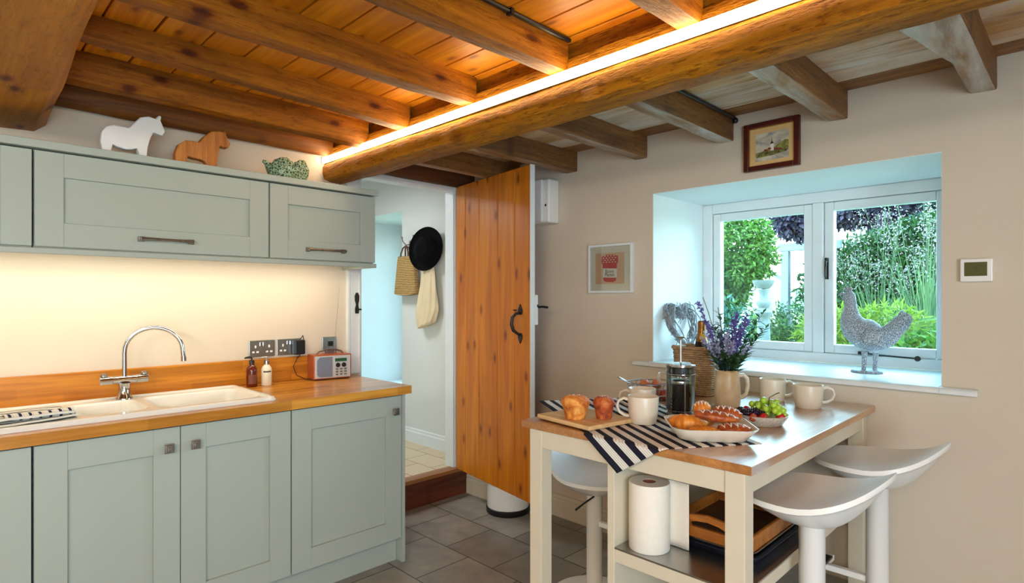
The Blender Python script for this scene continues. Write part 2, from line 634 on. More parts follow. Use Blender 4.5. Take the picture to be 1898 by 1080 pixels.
# plastered reveal lining of the deep window opening
m = M()
m.box(-1.700, -1.692, YW + 0.002, 3.42, 1.0, 1.934)
m.box(-0.415, -0.407, YW + 0.002, 3.42, 1.0, 1.934)
m.box(-1.694, -0.413, YW + 0.002, 3.42, 1.930, 1.938)
struct('trim_1', m, REVEAL)
struct('wall_right', M().box(2.0, 2.1, -2.7, YW, 0, 2.5), WHITE_WALL)
struct('wall_front', M().box(XW - 0.08, 2.0, -2.7, -2.6, 0, 2.5), WHITE_WALL)

# hallway beyond the door
struct('floor_hall', M().box(-5.3, XW - 0.045, 0.5, YW + 0.02, 0.0, 0.19), HALL_FLOOR_M)
struct('wall_hall_back', wall_with_holes(-5.4, XW - 0.08, YW, 3.44, 0, 2.5, [(-4.90, -4.08, 0.55, 2.09)]), HALL_WALL)
m = M()
m.box(-5.4, -5.3, 0.5, YW, 0, 2.5)
m.box(-5.4, XW - 0.08, 0.4, 0.5, 0, 2.5)
struct('wall_hall_left', m, HALL_WALL)
struct('ceiling_hall', M().box(-5.4, XW - 0.08, 0.4, YW, 2.42, 2.5), HALL_WALL)
m = M()
m.prism([(0, 0), (0.016, 0), (0.016, 0.085), (0.010, 0.092), (0.010, 0.108), (0.004, 0.115), (0, 0.115)], -4.08, XW - 0.08, lambda a, b, q: (q, YW - a, 0.19 + b))
struct('baseboard_hall', m, WHITE_PAINT)

# window joinery
def window(name, x0, x1, z0, z1, yf, mull=None, parent_label=None, cas=None):
    w_ = link(name, None)
    w_['kind'] = 'structure'
    f = 0.06
    m = M()
    m.box(x0, x0 + f, yf, yf + 0.07, z0, z1)
    m.box(x1 - f, x1, yf, yf + 0.07, z0, z1)
    m.box(x0 + f, x1 - f, yf, yf + 0.07, z0, z0 + 0.052)
    m.box(x0 + f, x1 - f, yf, yf + 0.07, z1 - 0.058, z1)
    if mull:
        m.box(mull[0], mull[1], yf, yf + 0.07, z0 + 0.052, z1 - 0.058)
    struct('frame', m, WHITE_PAINT, w_, bevel=0.006)
    spans = [(x0 + f, mull[0]), (mull[1], x1 - f)] if mull else [(x0 + f, x1 - f)]
    out = []
    for a, b in spans:
        zz0, zz1, s_ = z0 + 0.054, z1 - 0.060, 0.045
        a, b = a + 0.002, b - 0.002
        m = M()
        y0, y1 = yf + 0.012, yf + 0.06
        m.box(a, a + s_, y0, y1, zz0, zz1)
        m.box(b - s_, b, y0, y1, zz0, zz1)
        m.box(a + s_, b - s_, y0, y1, zz0, zz0 + s_)
        m.box(a + s_, b - s_, y0, y1, zz1 - s_, zz1)
        c_ = obj('casement', m, WHITE_PAINT, w_, bevel=0.005)
        obj('glass', M().box(a + s_ - 0.004, b - s_ + 0.004, yf + 0.034, yf + 0.040, zz0 + s_ - 0.004, zz1 - s_ + 0.004), GLASS, c_)
        out.append(c_)
    return w_, out
win, cas = window('window_1', -1.692, -0.415, 1.018, 1.930, 3.35, (-1.065, -1.010))
tag(win, 'white painted two-light casement window in the deep reveal overlooking the garden', 'window')
# espagnolette handle and stay on the opening casement
m = M()
m.box(-0.995, -0.987, 3.352, 3.362, 1.462, 1.575)
m.tube([(-0.991, 3.352, 1.555), (-0.991, 3.325, 1.556), (-0.990, 3.318, 1.54), (-0.992, 3.320, 1.48), (-0.990, 3.324, 1.462)], [0.005, 0.005, 0.0055, 0.005, 0.004], 8)
m.ball((-0.991, 3.332, 1.568), 0.008, 10, 6)
obj('window_handle', m, BLACK, cas[1], smooth=True, label='black wrought iron window handle')
m = M()
m.box(-0.845, -0.80, 3.340, 3.361, 1.076, 1.090)
m.tube([(-0.83, 3.335, 1.087), (-0.76, 3.332, 1.079), (-0.66, 3.332, 1.075), (-0.60, 3.334, 1.073)], 0.0042, 8)
m.lathe([(0, -0.004), (0.013, -0.004), (0.013, 0.004), (0, 0.004)], 12, (-0.59, 3.334, 1.072), rx(PI / 2))
obj('casement_stay', m, BLACK, cas[1], smooth=True, label='black wrought iron casement stay')
win2, _ = window('window_2', -4.898, -4.082, 0.552, 2.088, 3.36)
tag(win2, 'hallway window in a bright deep reveal beyond the door opening', 'window')
m = M()
m.prism([(0, 0), (0.615, 0), (0.615, 0.024), (0.012, 0.024), (0.003, 0.019), (0, 0.012)], -1.690, -0.417, lambda a, b, q: (q, 2.735 + a, 0.994 + b))
m.prism([(0, 0), (0.044, 0), (0.044, 0.024), (0.012, 0.024), (0.003, 0.019), (0, 0.012)], -1.797, -1.690, lambda a, b, q: (q, 2.735 + a, 0.994 + b))
m.prism([(0, 0), (0.044, 0), (0.044, 0.024), (0.012, 0.024), (0.003, 0.019), (0, 0.012)], -0.417, -0.300, lambda a, b, q: (q, 2.735 + a, 0.994 + b))
tag(struct('trim_2', m, WHITE_PAINT, bevel=0.003), 'white painted window sill board projecting past the reveal', 'window sill')

# baseboards
def skirting(y, x0, x1):
    return M().prism([(0, 0), (0.018, 0), (0.018, 0.10), (0.014, 0.106), (0.014, 0.112), (0.018, 0.116), (0.012, 0.135), (0, 0.138)], x0, x1, lambda a, b, q: (q, y - a, b))
struct('baseboard_back', skirting(YW, -2.86, 2.0), CREAM_PAINT)
struct('baseboard_corner', skirting(2.665, XW + 0.03, -2.862), CREAM_PAINT)

# step up to the hall
m = M().box(XW - 0.02, XW + 0.025, 1.76, 2.664, 0.0, 0.163)
st = struct('trim_3', m, STEP_RED)
struct('step_tread', M().box(XW - 0.045, XW + 0.035, 1.735, 2.664, 0.163, 0.19), STEP_TAN, st, bevel=0.004)
tag(st, 'dark red stained wooden step up to the hallway', 'step')

# door frame
m = M()
for a, b, d in ((1.735, 1.752, 0.022), (1.752, 1.775, 0.016), (1.775, 1.812, 0.013), (1.812, 1.824, 0.02)):
    m.box(XW, XW + d, a, b, 0.914 if a < 1.75 else 0.914, 2.19)
m.box(XW - 0.085, XW + 0.002, 1.822, 1.832, 0.19, 2.11)
m.box(XW - 0.085, XW - 0.045, 1.832, 1.866, 0.19, 2.11)
for a, b, d in ((2.105, 2.128, 0.02), (2.128, 2.165, 0.013), (2.165, 2.19, 0.024)):
    m.box(XW, XW + d, 1.735, 2.62, a, b)
m.box(XW - 0.085, XW + 0.002, 1.822, 2.56, 2.1, 2.111)
m.box(XW - 0.085, XW + 0.004, 2.55, 2.562, 0.19, 2.11)
m.box(XW, XW + 0.012, 2.562, 2.62, 0.19, 2.105)
fr = struct('trim_4', m, WHITE_PAINT, bevel=0.002)
tag(fr, 'white painted frame around the doorway to the hall', 'door frame')
m = M()
m.prism([(-0.011, -0.055), (0.011, -0.055), (0.013, -0.03), (0.006, 0.0), (0.013, 0.02), (0.015, 0.05), (0.006, 0.07), (-0.006, 0.07), (-0.015, 0.05), (-0.013, 0.02), (-0.006, 0.0), (-0.013, -0.03)], 0, 0.006,
        lambda a, b, q: (XW + 0.014 + q, 1.80 + a, 1.325 + b))
m.box(XW + 0.02, XW + 0.045, 1.804, 1.815, 1.29, 1.30)
obj('latch_keeper', m, BLACK, fr, label='black iron latch keeper')

# ------------------------------------------------------------------ ceiling
def boards(x0, x1, ys, z0, z1, mat, name, gap=0.007, label=None):
    m = M()
    for a, b in zip(ys, ys[1:]):
        dz = random.uniform(-0.0015, 0.0015)
        m.cur = 1 if isinstance(mat, list) and b == ys[-1] else 0
        m.box(x0, x1, a + gap / 2, b - gap / 2, z0 + dz, z1)
    m.cur = 0
    m.box(x0, x1, ys[0], ys[-1], z1, z1 + 0.02)
    return struct(name, m, mat, bevel=0.0025, seg=1)
ysL = [0.547 + 0.15 * k for k in range(-21, 8)]
ysL = [y for y in ysL if y > -2.59]
boards(XW, 2.0, [-2.6] + ysL + [1.66], 2.285, 2.31, BOARD_L, 'ceiling')
boards(XW, 2.0, [1.66, 1.762, 1.91, 2.058, 2.207, 2.355, 2.504, 2.642, YW], 2.25, 2.275, [BOARD_R, EDGE_BOARD], 'ceiling_window_side')
struct('ceiling_roof', M().box(XW - 0.1, 2.1, -2.7, YW + 0.1, 2.345, 2.40), WHITE_WALL)

def rough_bar(path, prof, amp, seed, jag=0.0, edge=None, alt=()):
    """sweep a closed cross-section prof [(across, up)] along path [(x,y,z, across_dir)] with hewn irregularity"""
    m = M()
    rings = []
    n = len(prof)
    for i, (p, ad) in enumerate(path):
        p, ad = Vector(p), Vector(ad)
        ring = []
        for k, (a, b) in enumerate(prof):
            q = p + ad * a + Vector((0, 0, b))
            nz_ = mnoise.noise(Vector((q.x * 2.2 + seed, q.y * 2.2, q.z * 5 + k * 0.35)))
            n2 = mnoise.noise(Vector((q.x * 9 + seed, q.y * 9, q.z * 12 + k * 1.7)))
            cx_ = sum(x for x, _ in prof) / n
            d = Vector((0, 0, 0)) + ad * (1 if a > cx_ else -1) + Vector((0, 0, -1 if b < 0.02 else 0.0))
            if b < 0.16:
                q = q + d * (amp * nz_ + amp * 0.35 * n2 + (jag * max(0, n2 - 0.1) if edge and k in edge else 0))
            ring.append(len(m.v))
            m.v.append(tuple(q))
        rings.append(ring)
    for A, B in zip(rings, rings[1:]):
        for k in range(n):
            j = (k + 1) % n
            m.cur = 1 if k in alt else 0
            m.face((A[k], A[j], B[j], B[k]))
    m.cur = 0
    m.face(reversed(rings[0]))
    m.face(rings[-1])
    return m

def beam(name, m, mat, label, cat, group=None):
    o = obj(name, m, mat, smooth=True, angle=38)
    o['kind'] = 'structure'
    return tag(o, label, cat, group, 'structure')

prof = [(0.035, 0.26), (0.035, 0.19), (0.008, 0.185), (0.0, 0.135), (0.0, 0.103), (-0.012, 0.085), (-0.014, 0.05), (-0.006, 0.015), (0.03, 0.002), (0.10, 0.0), (0.165, 0.026), (0.222, 0.066), (0.243, 0.105), (0.248, 0.15), (0.248, 0.26)]
path = [((XW + 0.001 + 5.12 * i / 150, 1.602, 2.03), (0, 1, 0)) for i in range(151)]
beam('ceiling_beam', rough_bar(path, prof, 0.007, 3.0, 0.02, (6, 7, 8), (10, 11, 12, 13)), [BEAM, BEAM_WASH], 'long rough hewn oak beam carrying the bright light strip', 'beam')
prof = [(0.0, 0.26), (0.0, 0.10), (-0.012, 0.04), (-0.05, 0.006), (-0.2, 0.0), (-0.35, 0.003), (-0.40, 0.05), (-0.40, 0.26)]
path = [((XW + 0.001 + 5.12 * i / 90, 0.352 - 0.036 * (5.12 * i / 90), 2.052), (0.036, 1, 0)) for i in range(91)]
BEAM0 = wood('broad_oak_beam', C(214, 140, 26), C(152, 88, 12), 'X', 0.55, 0.5, knots=0.9, kden=0.7, grain=0.8, bump=0.5, speck=0.35, spec=0.2)
beam('ceiling_beam', rough_bar(path, prof, 0.006, 11.0), BEAM0, 'broad oak beam over the left wall cabinets ending at the wall', 'beam')

def joist(xf, y0, y1, zb, zt, wd, mat, seed, label, group, rnd=False, amp=0.006, flare=0.0, rise=0.0):
    h = zt - zb
    if rnd:
        prof = [(0, h), (0.004, h * 0.6), (-0.004, h * 0.3), (-0.022, h * 0.07), (-wd / 2, 0.0), (-wd + 0.02, h * 0.08), (-wd, h * 0.35), (-wd, h)]
    else:
        prof = [(0, h), (0, h * 0.5), (-0.0005, 0.006), (-0.004, 0.0), (-wd / 2, 0.0), (-wd + 0.008, 0.002), (-wd, 0.010), (-wd, h)]
    n = max(10, int((y1 - y0) / 0.035))
    path = []
    for i in range(n + 1):
        y = y0 + (y1 - y0) * i / n
        path.append(((xf, y, zb + rise * max(0.0, (1.6 - y) / 1.3) if rise else zb), (1, 0, 0)))
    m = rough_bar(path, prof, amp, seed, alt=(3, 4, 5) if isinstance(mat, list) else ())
    zcap = zt
    m.v = [(x, y, min(z, zcap)) for x, y, z in m.v]
    if flare:
        out = []
        for x, y, z in m.v:
            k = max(0.0, 1 - (y - y0) / 0.55) * flare
            if x < xf - wd * 0.4:
                x -= k
            out.append((x, y, z))
        m.v = out
    return beam('ceiling_joist', m, mat, label, 'ceiling joist', group)
GL = 'joists on the sink side of the main beam'
GR = 'joists on the window side of the main beam'
spec_l = [(-3.05, True, BROWN_JOIST, 'dark round joist against the wall above the wall cabinets'),
          (-2.675, True, BEAM_Y, 'knotty rounded joist next to the wall above the wooden horse'),
          (-2.303, False, BEAM_Y, 'third joist out from the sink wall, passing over both horses'),
          (-1.822, False, BEAM_Y, 'fourth orange joist out from the sink wall with a frayed lower edge'),
          (-1.325, False, BEAM_Y, 'orange joist with a dark conduit along its top edge'),
          (-0.812, False, BEAM_Y, 'joist whose worn end shows at the top above the light strip')]
for i, (x, r_, mt, lab) in enumerate(spec_l):
    joist(x, -2.58, 1.612, (2.170, 2.152, 2.174, 2.174, 2.172, 2.172)[i], 2.287, (0.08, 0.125, 0.085, 0.085, 0.085, 0.085)[i], mt, 20 + i * 3.7, lab, GL, r_, 0.005, 0.0, (0.0, 0.022, 0.040, 0.006, 0.0, 0.0)[i])
spec_r = [(-3.03, True, DARK_BEAM, 'short dark round joist above the doorway head'),
          (-2.70, False, JOIST_R, 'short grey joist directly above the plank door'),
          (-2.217, False, JOIST_R, 'short pale joist just right of the plank door top'),
          (-1.727, False, JOIST_R, 'short pale joist ending left of the church picture'),
          (-1.243, False, JOIST_R, 'short joist with a cable conduit beside the church picture'),
          (-0.742, False, JOIST_R, 'pale joist right of the church picture with a ragged edge'),
          (-0.248, False, JOIST_R, 'widest pale joist with a swirling knot at the far right')]
for i, (x, r_, mt, lab) in enumerate(spec_r):
    joist(x, 1.83, YW - 0.001, 2.132 if not r_ else 2.118, 2.252, 0.085, mt if r_ else [JOIST_SIDE, JOIST_R], 60 + i * 4.1, lab, GR, r_, 0.0045, 0.09 if i == 6 else (0.02 if i == 5 else 0.0))  # browner wood on the sides, paler patchy wood on the undersides
# light strip
LED = emis('light_strip_diffuser', (1.0, 0.77, 0.46), 15.0)
ls = thing('light_strip', 'long glowing linear light strip fixed along the main oak beam', 'light', (XW, 1.598, 2.152))
obj('diffuser', M().box(XW + 0.004, 1.98, 1.583, 1.596, 2.138, 2.166), LED, ls, world=True)
m = M()
m.box(XW + 0.003, 1.98, 1.596, 1.602, 2.135, 2.169)
m.box(XW + 0.003, XW + 0.006, 1.581, 1.602, 2.135, 2.169)
obj('channel', m, STEEL, ls, world=True)
# conduits
m = M()
m.tube([(-1.312, 0.0, 2.276), (-1.312, 0.8, 2.2765), (-1.314, 1.50, 2.276), (-1.310, 1.60, 2.274)], 0.008, 8)
m.box(-1.326, -1.302, 1.30, 1.312, 2.266, 2.285)
tag(obj('cable_conduit', m, BLACK_PLASTIC, smooth=True), 'dark cable conduit along the orange joist', 'conduit')
m = M()
m.tube([(-1.231, 1.86, 2.238), (-1.231, 2.3, 2.2385), (-1.231, 2.70, 2.238), (-1.228, 2.765, 2.236)], 0.008, 8)
m.box(-1.245, -1.221, 2.10, 2.112, 2.227, 2.248)
m.ball((-1.226, 2.762, 2.225), 0.014, 10, 6)
tag(obj('cable_conduit', m, BLACK_PLASTIC, smooth=True), 'dark cable conduit on the pale joist by the church picture', 'conduit')

# ------------------------------------------------------------------ plank door
door = thing('door_1', 'open pine plank door with black iron pull handle', 'door', (-3.10, 2.553, 0.19), math.radians(-9.67))
door['kind'] = 'structure'
m = M()
xs = [0.0, 0.124, 0.298, 0.513, 0.696, 0.845]
for a, b in zip(xs, xs[1:]):
    b_ = len(m.v)
    m.box(a + 0.0022, b - 0.0022, 0.0, 0.026, 0.0, 1.937)
m.box(0.002, 0.843, 0.012, 0.024, 0.002, 1.935)
obj('door_leaf', m, DOOR_WOOD, door, bevel=0.0055)
m = M()
for z0 in (0.14, 0.92, 1.70):
    m.box(0.05, 0.80, 0.026, 0.044, z0, z0 + 0.12)
obj('ledge', m, WHITE_PAINT, door, bevel=0.003, label='white painted ledges on the back of the door')
obj('door_edge', M().box(0.845, 0.8475, 0.001, 0.034, 0.0, 1.937), WHITE_PAINT, door, label='white painted closing edge')
m = M()
hx, hz = 0.755, 0.0
def leafplate(cx_, cz, up):
    o = 1 if up else -1
    pts = [(0, 0.048 * o), (0.012, 0.028 * o), (0.02, 0.012 * o), (0.02, -0.004 * o), (0.012, -0.014 * o), (-0.012, -0.014 * o), (-0.02, -0.004 * o), (-0.02, 0.012 * o), (-0.012, 0.028 * o)]
    if not up:
        pts = pts[::-1]
    m.prism(pts, 0, -0.006, lambda a, b, q: (cx_ + a, q, cz + b))
leafplate(hx, 1.09, True)
leafplate(hx, 0.955, False)
m.tube([(hx, -0.004, 1.085), (hx - 0.004, -0.03, 1.082), (hx - 0.012, -0.05, 1.06), (hx - 0.014, -0.055, 1.02), (hx - 0.010, -0.045, 0.985), (hx - 0.002, -0.02, 0.966), (hx, -0.004, 0.957)],
       [0.008, 0.008, 0.010, 0.011, 0.010, 0.008, 0.008], 10)
m.box(hx - 0.035, hx - 0.01, -0.028, -0.02, 1.098, 1.106)
obj('pull_handle', m, BLACK, door, smooth=True, label='black wrought iron pull handle')
m = M()
m.box(0.70, 0.86, 0.044, 0.052, 1.12, 1.135)
m.tube([(0.79, 0.05, 1.115), (0.80, 0.075, 1.118), (0.83, 0.105, 1.122), (0.865, 0.115, 1.118)], 0.0065, 8)
obj('thumb_latch', m, BLACK, door, smooth=True, label='black thumb latch lever on the back')
obj('latch_plate', M().box(0.842, 0.856, 0.024, 0.05, 1.02, 1.19), WHITE_PAINT, door, label='white painted latch plate')

# ------------------------------------------------------------------ kitchen units
def shaker_door(y0, y1, z0, z1, xf, stile, rail_t, rail_b, t=0.02):
    """door panel facing +X at x = xf (front face)"""
    m = M()
    m.box(xf - t, xf, y0, y0 + stile, z0, z1)
    m.box(xf - t, xf, y1 - stile, y1, z0, z1)
    m.box(xf - t, xf, y0 + stile, y1 - stile, z0, z0 + rail_b)
    m.box(xf - t, xf, y0 + stile, y1 - stile, z1 - rail_t, z1)
    m.box(xf - t, xf - 0.0135, y0 + stile - 0.001, y1 - stile + 0.001, z0 + rail_b - 0.001, z1 - rail_t + 0.001)
    return m
def bar_handle(y0, y1, z, xf):
    m = M()
    for y in (y0 + 0.012, y1 - 0.012):
        m.hexa([(xf, y - 0.012, z - 0.011), (xf, y + 0.012, z - 0.011), (xf + 0.004, y + 0.010, z - 0.009), (xf + 0.004, y - 0.010, z - 0.009),
                (xf, y - 0.012, z + 0.011), (xf, y + 0.012, z + 0.011), (xf + 0.004, y + 0.010, z + 0.009), (xf + 0.004, y - 0.010, z + 0.009)])
        m.box(xf, xf + 0.024, y - 0.007, y + 0.007, z - 0.007, z + 0.007)
    n = 12
    pts = [(xf + 0.024 + 0.007 * math.sin(PI * i / n), y0 + 0.008 + (y1 - y0 - 0.016) * i / n, z) for i in range(n + 1)]
    m.tube(pts, [0.008 - 0.0025 * math.sin(PI * i / n) for i in range(n + 1)], 8)
    return m
def square_knob(y, z, xf):
    m = M()
    m.box(xf, xf + 0.012, y - 0.007, y + 0.007, z - 0.007, z + 0.007)
    m.hexa([(xf + 0.012, y - 0.016, z - 0.016), (xf + 0.020, y - 0.018, z - 0.018), (xf + 0.020, y + 0.018, z - 0.018), (xf + 0.012, y + 0.016, z - 0.016),
            (xf + 0.012, y - 0.016, z + 0.016), (xf + 0.020, y - 0.018, z + 0.018), (xf + 0.020, y + 0.018, z + 0.018), (xf + 0.012, y + 0.016, z + 0.016)])
    m.box(xf + 0.020, xf + 0.026, y - 0.013, y + 0.013, z - 0.013, z + 0.013)
    m.box(xf + 0.026, xf + 0.030, y - 0.007, y + 0.007, z - 0.007, z + 0.007)
    return m
UX, UB = -2.782, -3.128
GU = 'sage wall cabinets'
for (y0, y1, ya, yb, lab, hy) in ((-0.62, 0.264, 0, 0, 'sage wall cabinet cut off by the left edge of the picture', None),
                                  (0.267, 1.140, 0, 0, 'wide sage flap-door wall cabinet below the two carved horses', (0.600, 0.812)),
                                  (1.143, 1.722, 0, 0, 'sage wall cabinet at the end by the doorway, below the cabbage bowl', (1.322, 1.540))):
    t = thing('wall_cabinet', lab, 'cabinet', (-2.95, (y0 + y1) / 2, 1.552), 0, GU)
    obj('carcass', M().box(UB, UX - 0.023, y0 + 0.001, y1 - 0.001, 1.552, 1.918), CAB, t, world=True, bevel=0.001, seg=1)
    d = obj('cabinet_door', shaker_door(y0 + 0.002, y1 - 0.002, 1.556, 1.914, UX, 0.088, 0.092, 0.092), CAB, t, world=True, bevel=0.0015, seg=1)
    if hy:
        obj('bar_handle', bar_handle(hy[0], hy[1], 1.606, UX), PEWTER, d, world=True, smooth=True, label='pewter bar handle')
m = M()
m.box(UB, -2.762, -0.62, 1.727, 1.920, 1.950)
tag(obj('cornice_board', m, CAB, bevel=0.003), 'sage cornice board running along the top of the wall cabinets', 'cornice')
m = M()
m.box(-2.80, -2.778, -0.62, 1.727, 1.528, 1.550)
m.box(UB, -2.80, 1.708, 1.727, 1.528, 1.550)
tag(obj('light_pelmet', m, CAB, bevel=0.003), 'sage light pelmet running under the wall cabinets', 'pelmet')

BX = -2.515
GB = 'sage base cabinets'
def base_unit(y0, y1, doors, lab):
    t = thing('base_cabinet', lab, 'cabinet', (-2.8, (y0 + y1) / 2, 0.0), 0, GB)
    m = M()
    m.box(-3.10, BX - 0.022, y0 + 0.001, y0 + 0.018, 0.125, 0.868)
    m.box(-3.10, BX - 0.022, y1 - 0.018, y1 - 0.001, 0.125, 0.868)
    m.box(-3.10, BX - 0.022, y0 + 0.018, y1 - 0.018, 0.125, 0.143)
    m.box(-3.10, -3.09, y0 + 0.018, y1 - 0.018, 0.143, 0.868)
    m.box(-2.56, BX - 0.022, y0 + 0.018, y1 - 0.018, 0.845, 0.868)
    obj('carcass', m, CAB, t, world=True)
    for (a, b, ky) in doors:
        d = obj('cabinet_door', shaker_door(a + 0.0015, b - 0.0015, 0.130, 0.862, BX, 0.091, 0.098, 0.093), CAB, t, world=True, bevel=0.0015, seg=1)
        if ky:
            obj('square_knob', square_knob(ky, 0.785, BX), PEWTER, d, world=True, bevel=0.0015, label='square stepped pewter knob')
    return t
base_unit(-0.36, 0.237, [(-0.36, 0.237, None)], 'sage base cabinet cut off at the bottom left of the picture')
base_unit(0.241, 1.128, [(0.241, 0.686, 0.642), (0.686, 1.128, 0.735)], 'sage two-door base cabinet under the sink with paired square knobs')
base_unit(1.131, 1.712, [(1.131, 1.712, 1.667)], 'sage single-door base cabinet at the doorway end under the radio')
tag(obj('end_panel', M().box(-3.10, BX, 1.715, 1.733, 0.0, 0.868), CAB, bevel=0.001, seg=1), 'sage end panel closing the run of base cabinets by the doorway', 'end panel')
tag(obj('plinth_board', M().box(-2.585, -2.567, -0.36, 1.712, 0.0, 0.124), CAB), 'sage plinth board under the base cabinets', 'plinth')

# worktop with an opening for the sink
SY0, SY1, SX0, SX1 = -0.02, 1.085, -3.055, -2.548
m = M()
cut = (SX0 + 0.02, SX1 - 0.02, SY0 + 0.02, SY1 - 0.02)
wz0, wz1, wx0, wx1, wy0, wy1 = 0.870, 0.910, -3.126, -2.49, -0.40, 1.755
m.box(wx0, cut[0], wy0, wy1, wz0, wz1)
m.box(cut[1], wx1, wy0, wy1, wz0, wz1)
m.box(cut[0], cut[1], wy0, cut[2], wz0, wz1)
m.box(cut[0], cut[1], cut[3], wy1, wz0, wz1)
tag(obj('worktop', m, WORKTOP), 'long oiled oak stave worktop over the sage base cabinets', 'worktop')
tag(obj('backsplash_upstand', M().box(-3.128, -3.108, -0.40, 1.715, 0.9105, 1.040), UPSTAND, bevel=0.003), 'oak upstand along the wall behind the sink', 'backsplash')

# sink: rounded rectangular shell with drainer, half bowl and main bowl
def rrect(x0, x1, y0, y1, r, n=6):
    pts = []
    for cx_, cy_, a0 in ((x1 - r, y1 - r, 0), (x0 + r, y1 - r, 90), (x0 + r, y0 + r, 180), (x1 - r, y0 + r, 270)):
        for i in range(n + 1):
            a = math.radians(a0 + 90 * i / n)
            pts.append((cx_ + r * math.cos(a), cy_ + r * math.sin(a)))
    return pts
sink = thing('sink', 'white ceramic inset sink with main bowl, half bowl and drainer', 'sink', (-2.80, 0.53, 0.91))
bowls = [(-2.975, -2.635, 0.655, 1.045, 0.15), (-2.96, -2.655, 0.385, 0.615, 0.11)]
# deck as a height-field: fine grid with smooth bowls, drainer grooves and rounded rim
def sdrect(x, y, r, rad):
    cx_, cy_ = (r[0] + r[1]) / 2, (r[2] + r[3]) / 2
    qx, qy = abs(x - cx_) - (r[1] - r[0]) / 2 + rad, abs(y - cy_) - (r[3] - r[2]) / 2 + rad
    return math.hypot(max(qx, 0), max(qy, 0)) + min(max(qx, qy), 0) - rad
def smooth(a, b, x):
    x = max(0.0, min(1.0, (x - a) / (b - a)))
    return x * x * (3 - 2 * x)
def sink_z(x, y):
    d = -sdrect(x, y, (SX0, SX1, SY0, SY1), 0.03)
    z = 0.915 + 0.013 * smooth(0.0, 0.012, d) - 0.007 * smooth(0.025, 0.04, d)
    for b in bowls:
        db = -sdrect(x, y, b, 0.05)
        z -= b[4] * smooth(-0.004, 0.05, db)
    if y < 0.36:
        dr = -sdrect(x, y, (-2.98, -2.62, 0.03, 0.345), 0.03)
        if dr > 0:
            z -= (0.004 + 0.0025 * (0.5 + 0.5 * math.cos((x + 3) * 2 * PI / 0.036))) * smooth(0, 0.015, dr)
    return z
m = M()
def sk(u, v):
    x, y = SX0 + (SX1 - SX0) * u, SY0 + (SY1 - SY0) * v
    # round the outer corners
    r = 0.03
    cxs, cys = min(max(x, SX0 + r), SX1 - r), min(max(y, SY0 + r), SY1 - r)
    dx, dy = x - cxs, y - cys
    L = math.hypot(dx, dy)
    if dx and dy and L > r:
        x, y = cxs + dx / L * r, cys + dy / L * r
    return (x - sink.location.x, y - sink.location.y, sink_z(x, y) - sink.location.z)
m.grid(sk, 90, 180)
m.uv = {}
o = obj('sink_bowl', m, CERAMIC, sink, smooth=True, angle=70)
m = M()
ring = rrect(SX0, SX1, SY0, SY1, 0.03)
n = len(ring)
b0 = len(m.v)
for zz, ins in ((0.9105, 0.0), (0.9155, 0.0)):
    m.v += [(x, y, zz) for x, y in ring]
for i in range(n):
    j = (i + 1) % n
    m.face((b0 + i, b0 + j, b0 + n + j, b0 + n + i))
obj('rim', m, CERAMIC, sink, world=True, smooth=True)
for b in bowls:
    cx_, cy_ = (b[0] + b[1]) / 2, (b[2] + b[3]) / 2
    obj('drain', M().lathe([(0, 0.002), (0.03, 0.003), (0.036, 0.001), (0.036, -0.002)], 20, (cx_, cy_, 0.922 - 0.001 - b[4])), CHROME, sink, world=True, smooth=True, label='chrome drain')

# tap
tp = thing('mixer_tap', 'chrome swan-neck mixer tap behind the half bowl', 'tap', (-2.992, 0.595, 0.921))
m = M()
m.lathe([(0, 0), (0.032, 0), (0.032, 0.006), (0.026, 0.014), (0.022, 0.05), (0.024, 0.07), (0, 0.075)], 24)
obj('tap_base', m, CHROME, tp, smooth=True)
m = M()
R = rx(-PI / 2)
m.lathe([(0, -0.09), (0.016, -0.09), (0.018, -0.088), (0.018, -0.045), (0.0165, -0.043), (0.0165, 0.043), (0.018, 0.045), (0.018, 0.088), (0.016, 0.09), (0, 0.09)], 24, (0, 0, 0.085), R)
obj('tap_body', m, CHROME, tp, smooth=True, angle=30)
m = M()
pts = [(0, 0, 0.09), (0, 0, 0.20)]
for i in range(17):
    a = PI - PI * i / 16
    pts.append((0.035 * (1 + math.cos(a)), 0.105 + 0.105 * math.cos(a), 0.205 + 0.105 * math.sin(a)))
pts += [(0.07, 0.213, 0.175)]
m.tube(pts, 0.0095, 14)
m.tube([(0.07, 0.2135, 0.178), (0.0702, 0.215, 0.155)], 0.0115, 14)
obj('spout', m, CHROME, tp, smooth=True, angle=50)
for s_ in (-1, 1):
    obj('tap_lever', M().lathe([(0, 0), (0.013, 0), (0.013, 0.010), (0.010, 0.014), (0, 0.014)], 16, (0, s_ * 0.075, 0.102)), PEWTER, tp, smooth=True, label='dark end cap lever')

# tea towel folded on the drainer
TOWEL = stripes('blue_striped_towel', 7, [(0, C(226, 224, 216)), (0.28, C(36, 44, 76)), (0.58, C(226, 224, 216)), (0.72, C(190, 182, 172)), (0.76, C(230, 228, 220))])
tw = thing('tea_towel', 'folded navy and white striped tea towel on the sink drainer', 'towel', (-2.74, 0.19, 0.921), math.radians(8))
def fold(zb, sx, sy, seed, fold_end):
    def fn(u, v):
        x, y = (u - 0.5) * sx, (v - 0.5) * sy
        z = zb + 0.004 * mnoise.noise(Vector((x * 12 + seed, y * 12, 0))) + 0.003 * math.sin(x * 40 + y * 9 + seed)
        e = max(0, abs(v - 0.5) - 0.44) / 0.06
        return (x + 0.006 * mnoise.noise(Vector((v * 5, seed, 0))), y, z - 0.004 * e * e)
    return fn
m = M().grid(fold(0.006, 0.24, 0.36, 0.3, 0), 40, 46)
obj('cloth', m, TOWEL, tw, smooth=True, solid=0.007, off=1)
m = M().grid(fold(0.017, 0.22, 0.33, 2.3, 0), 40, 46)
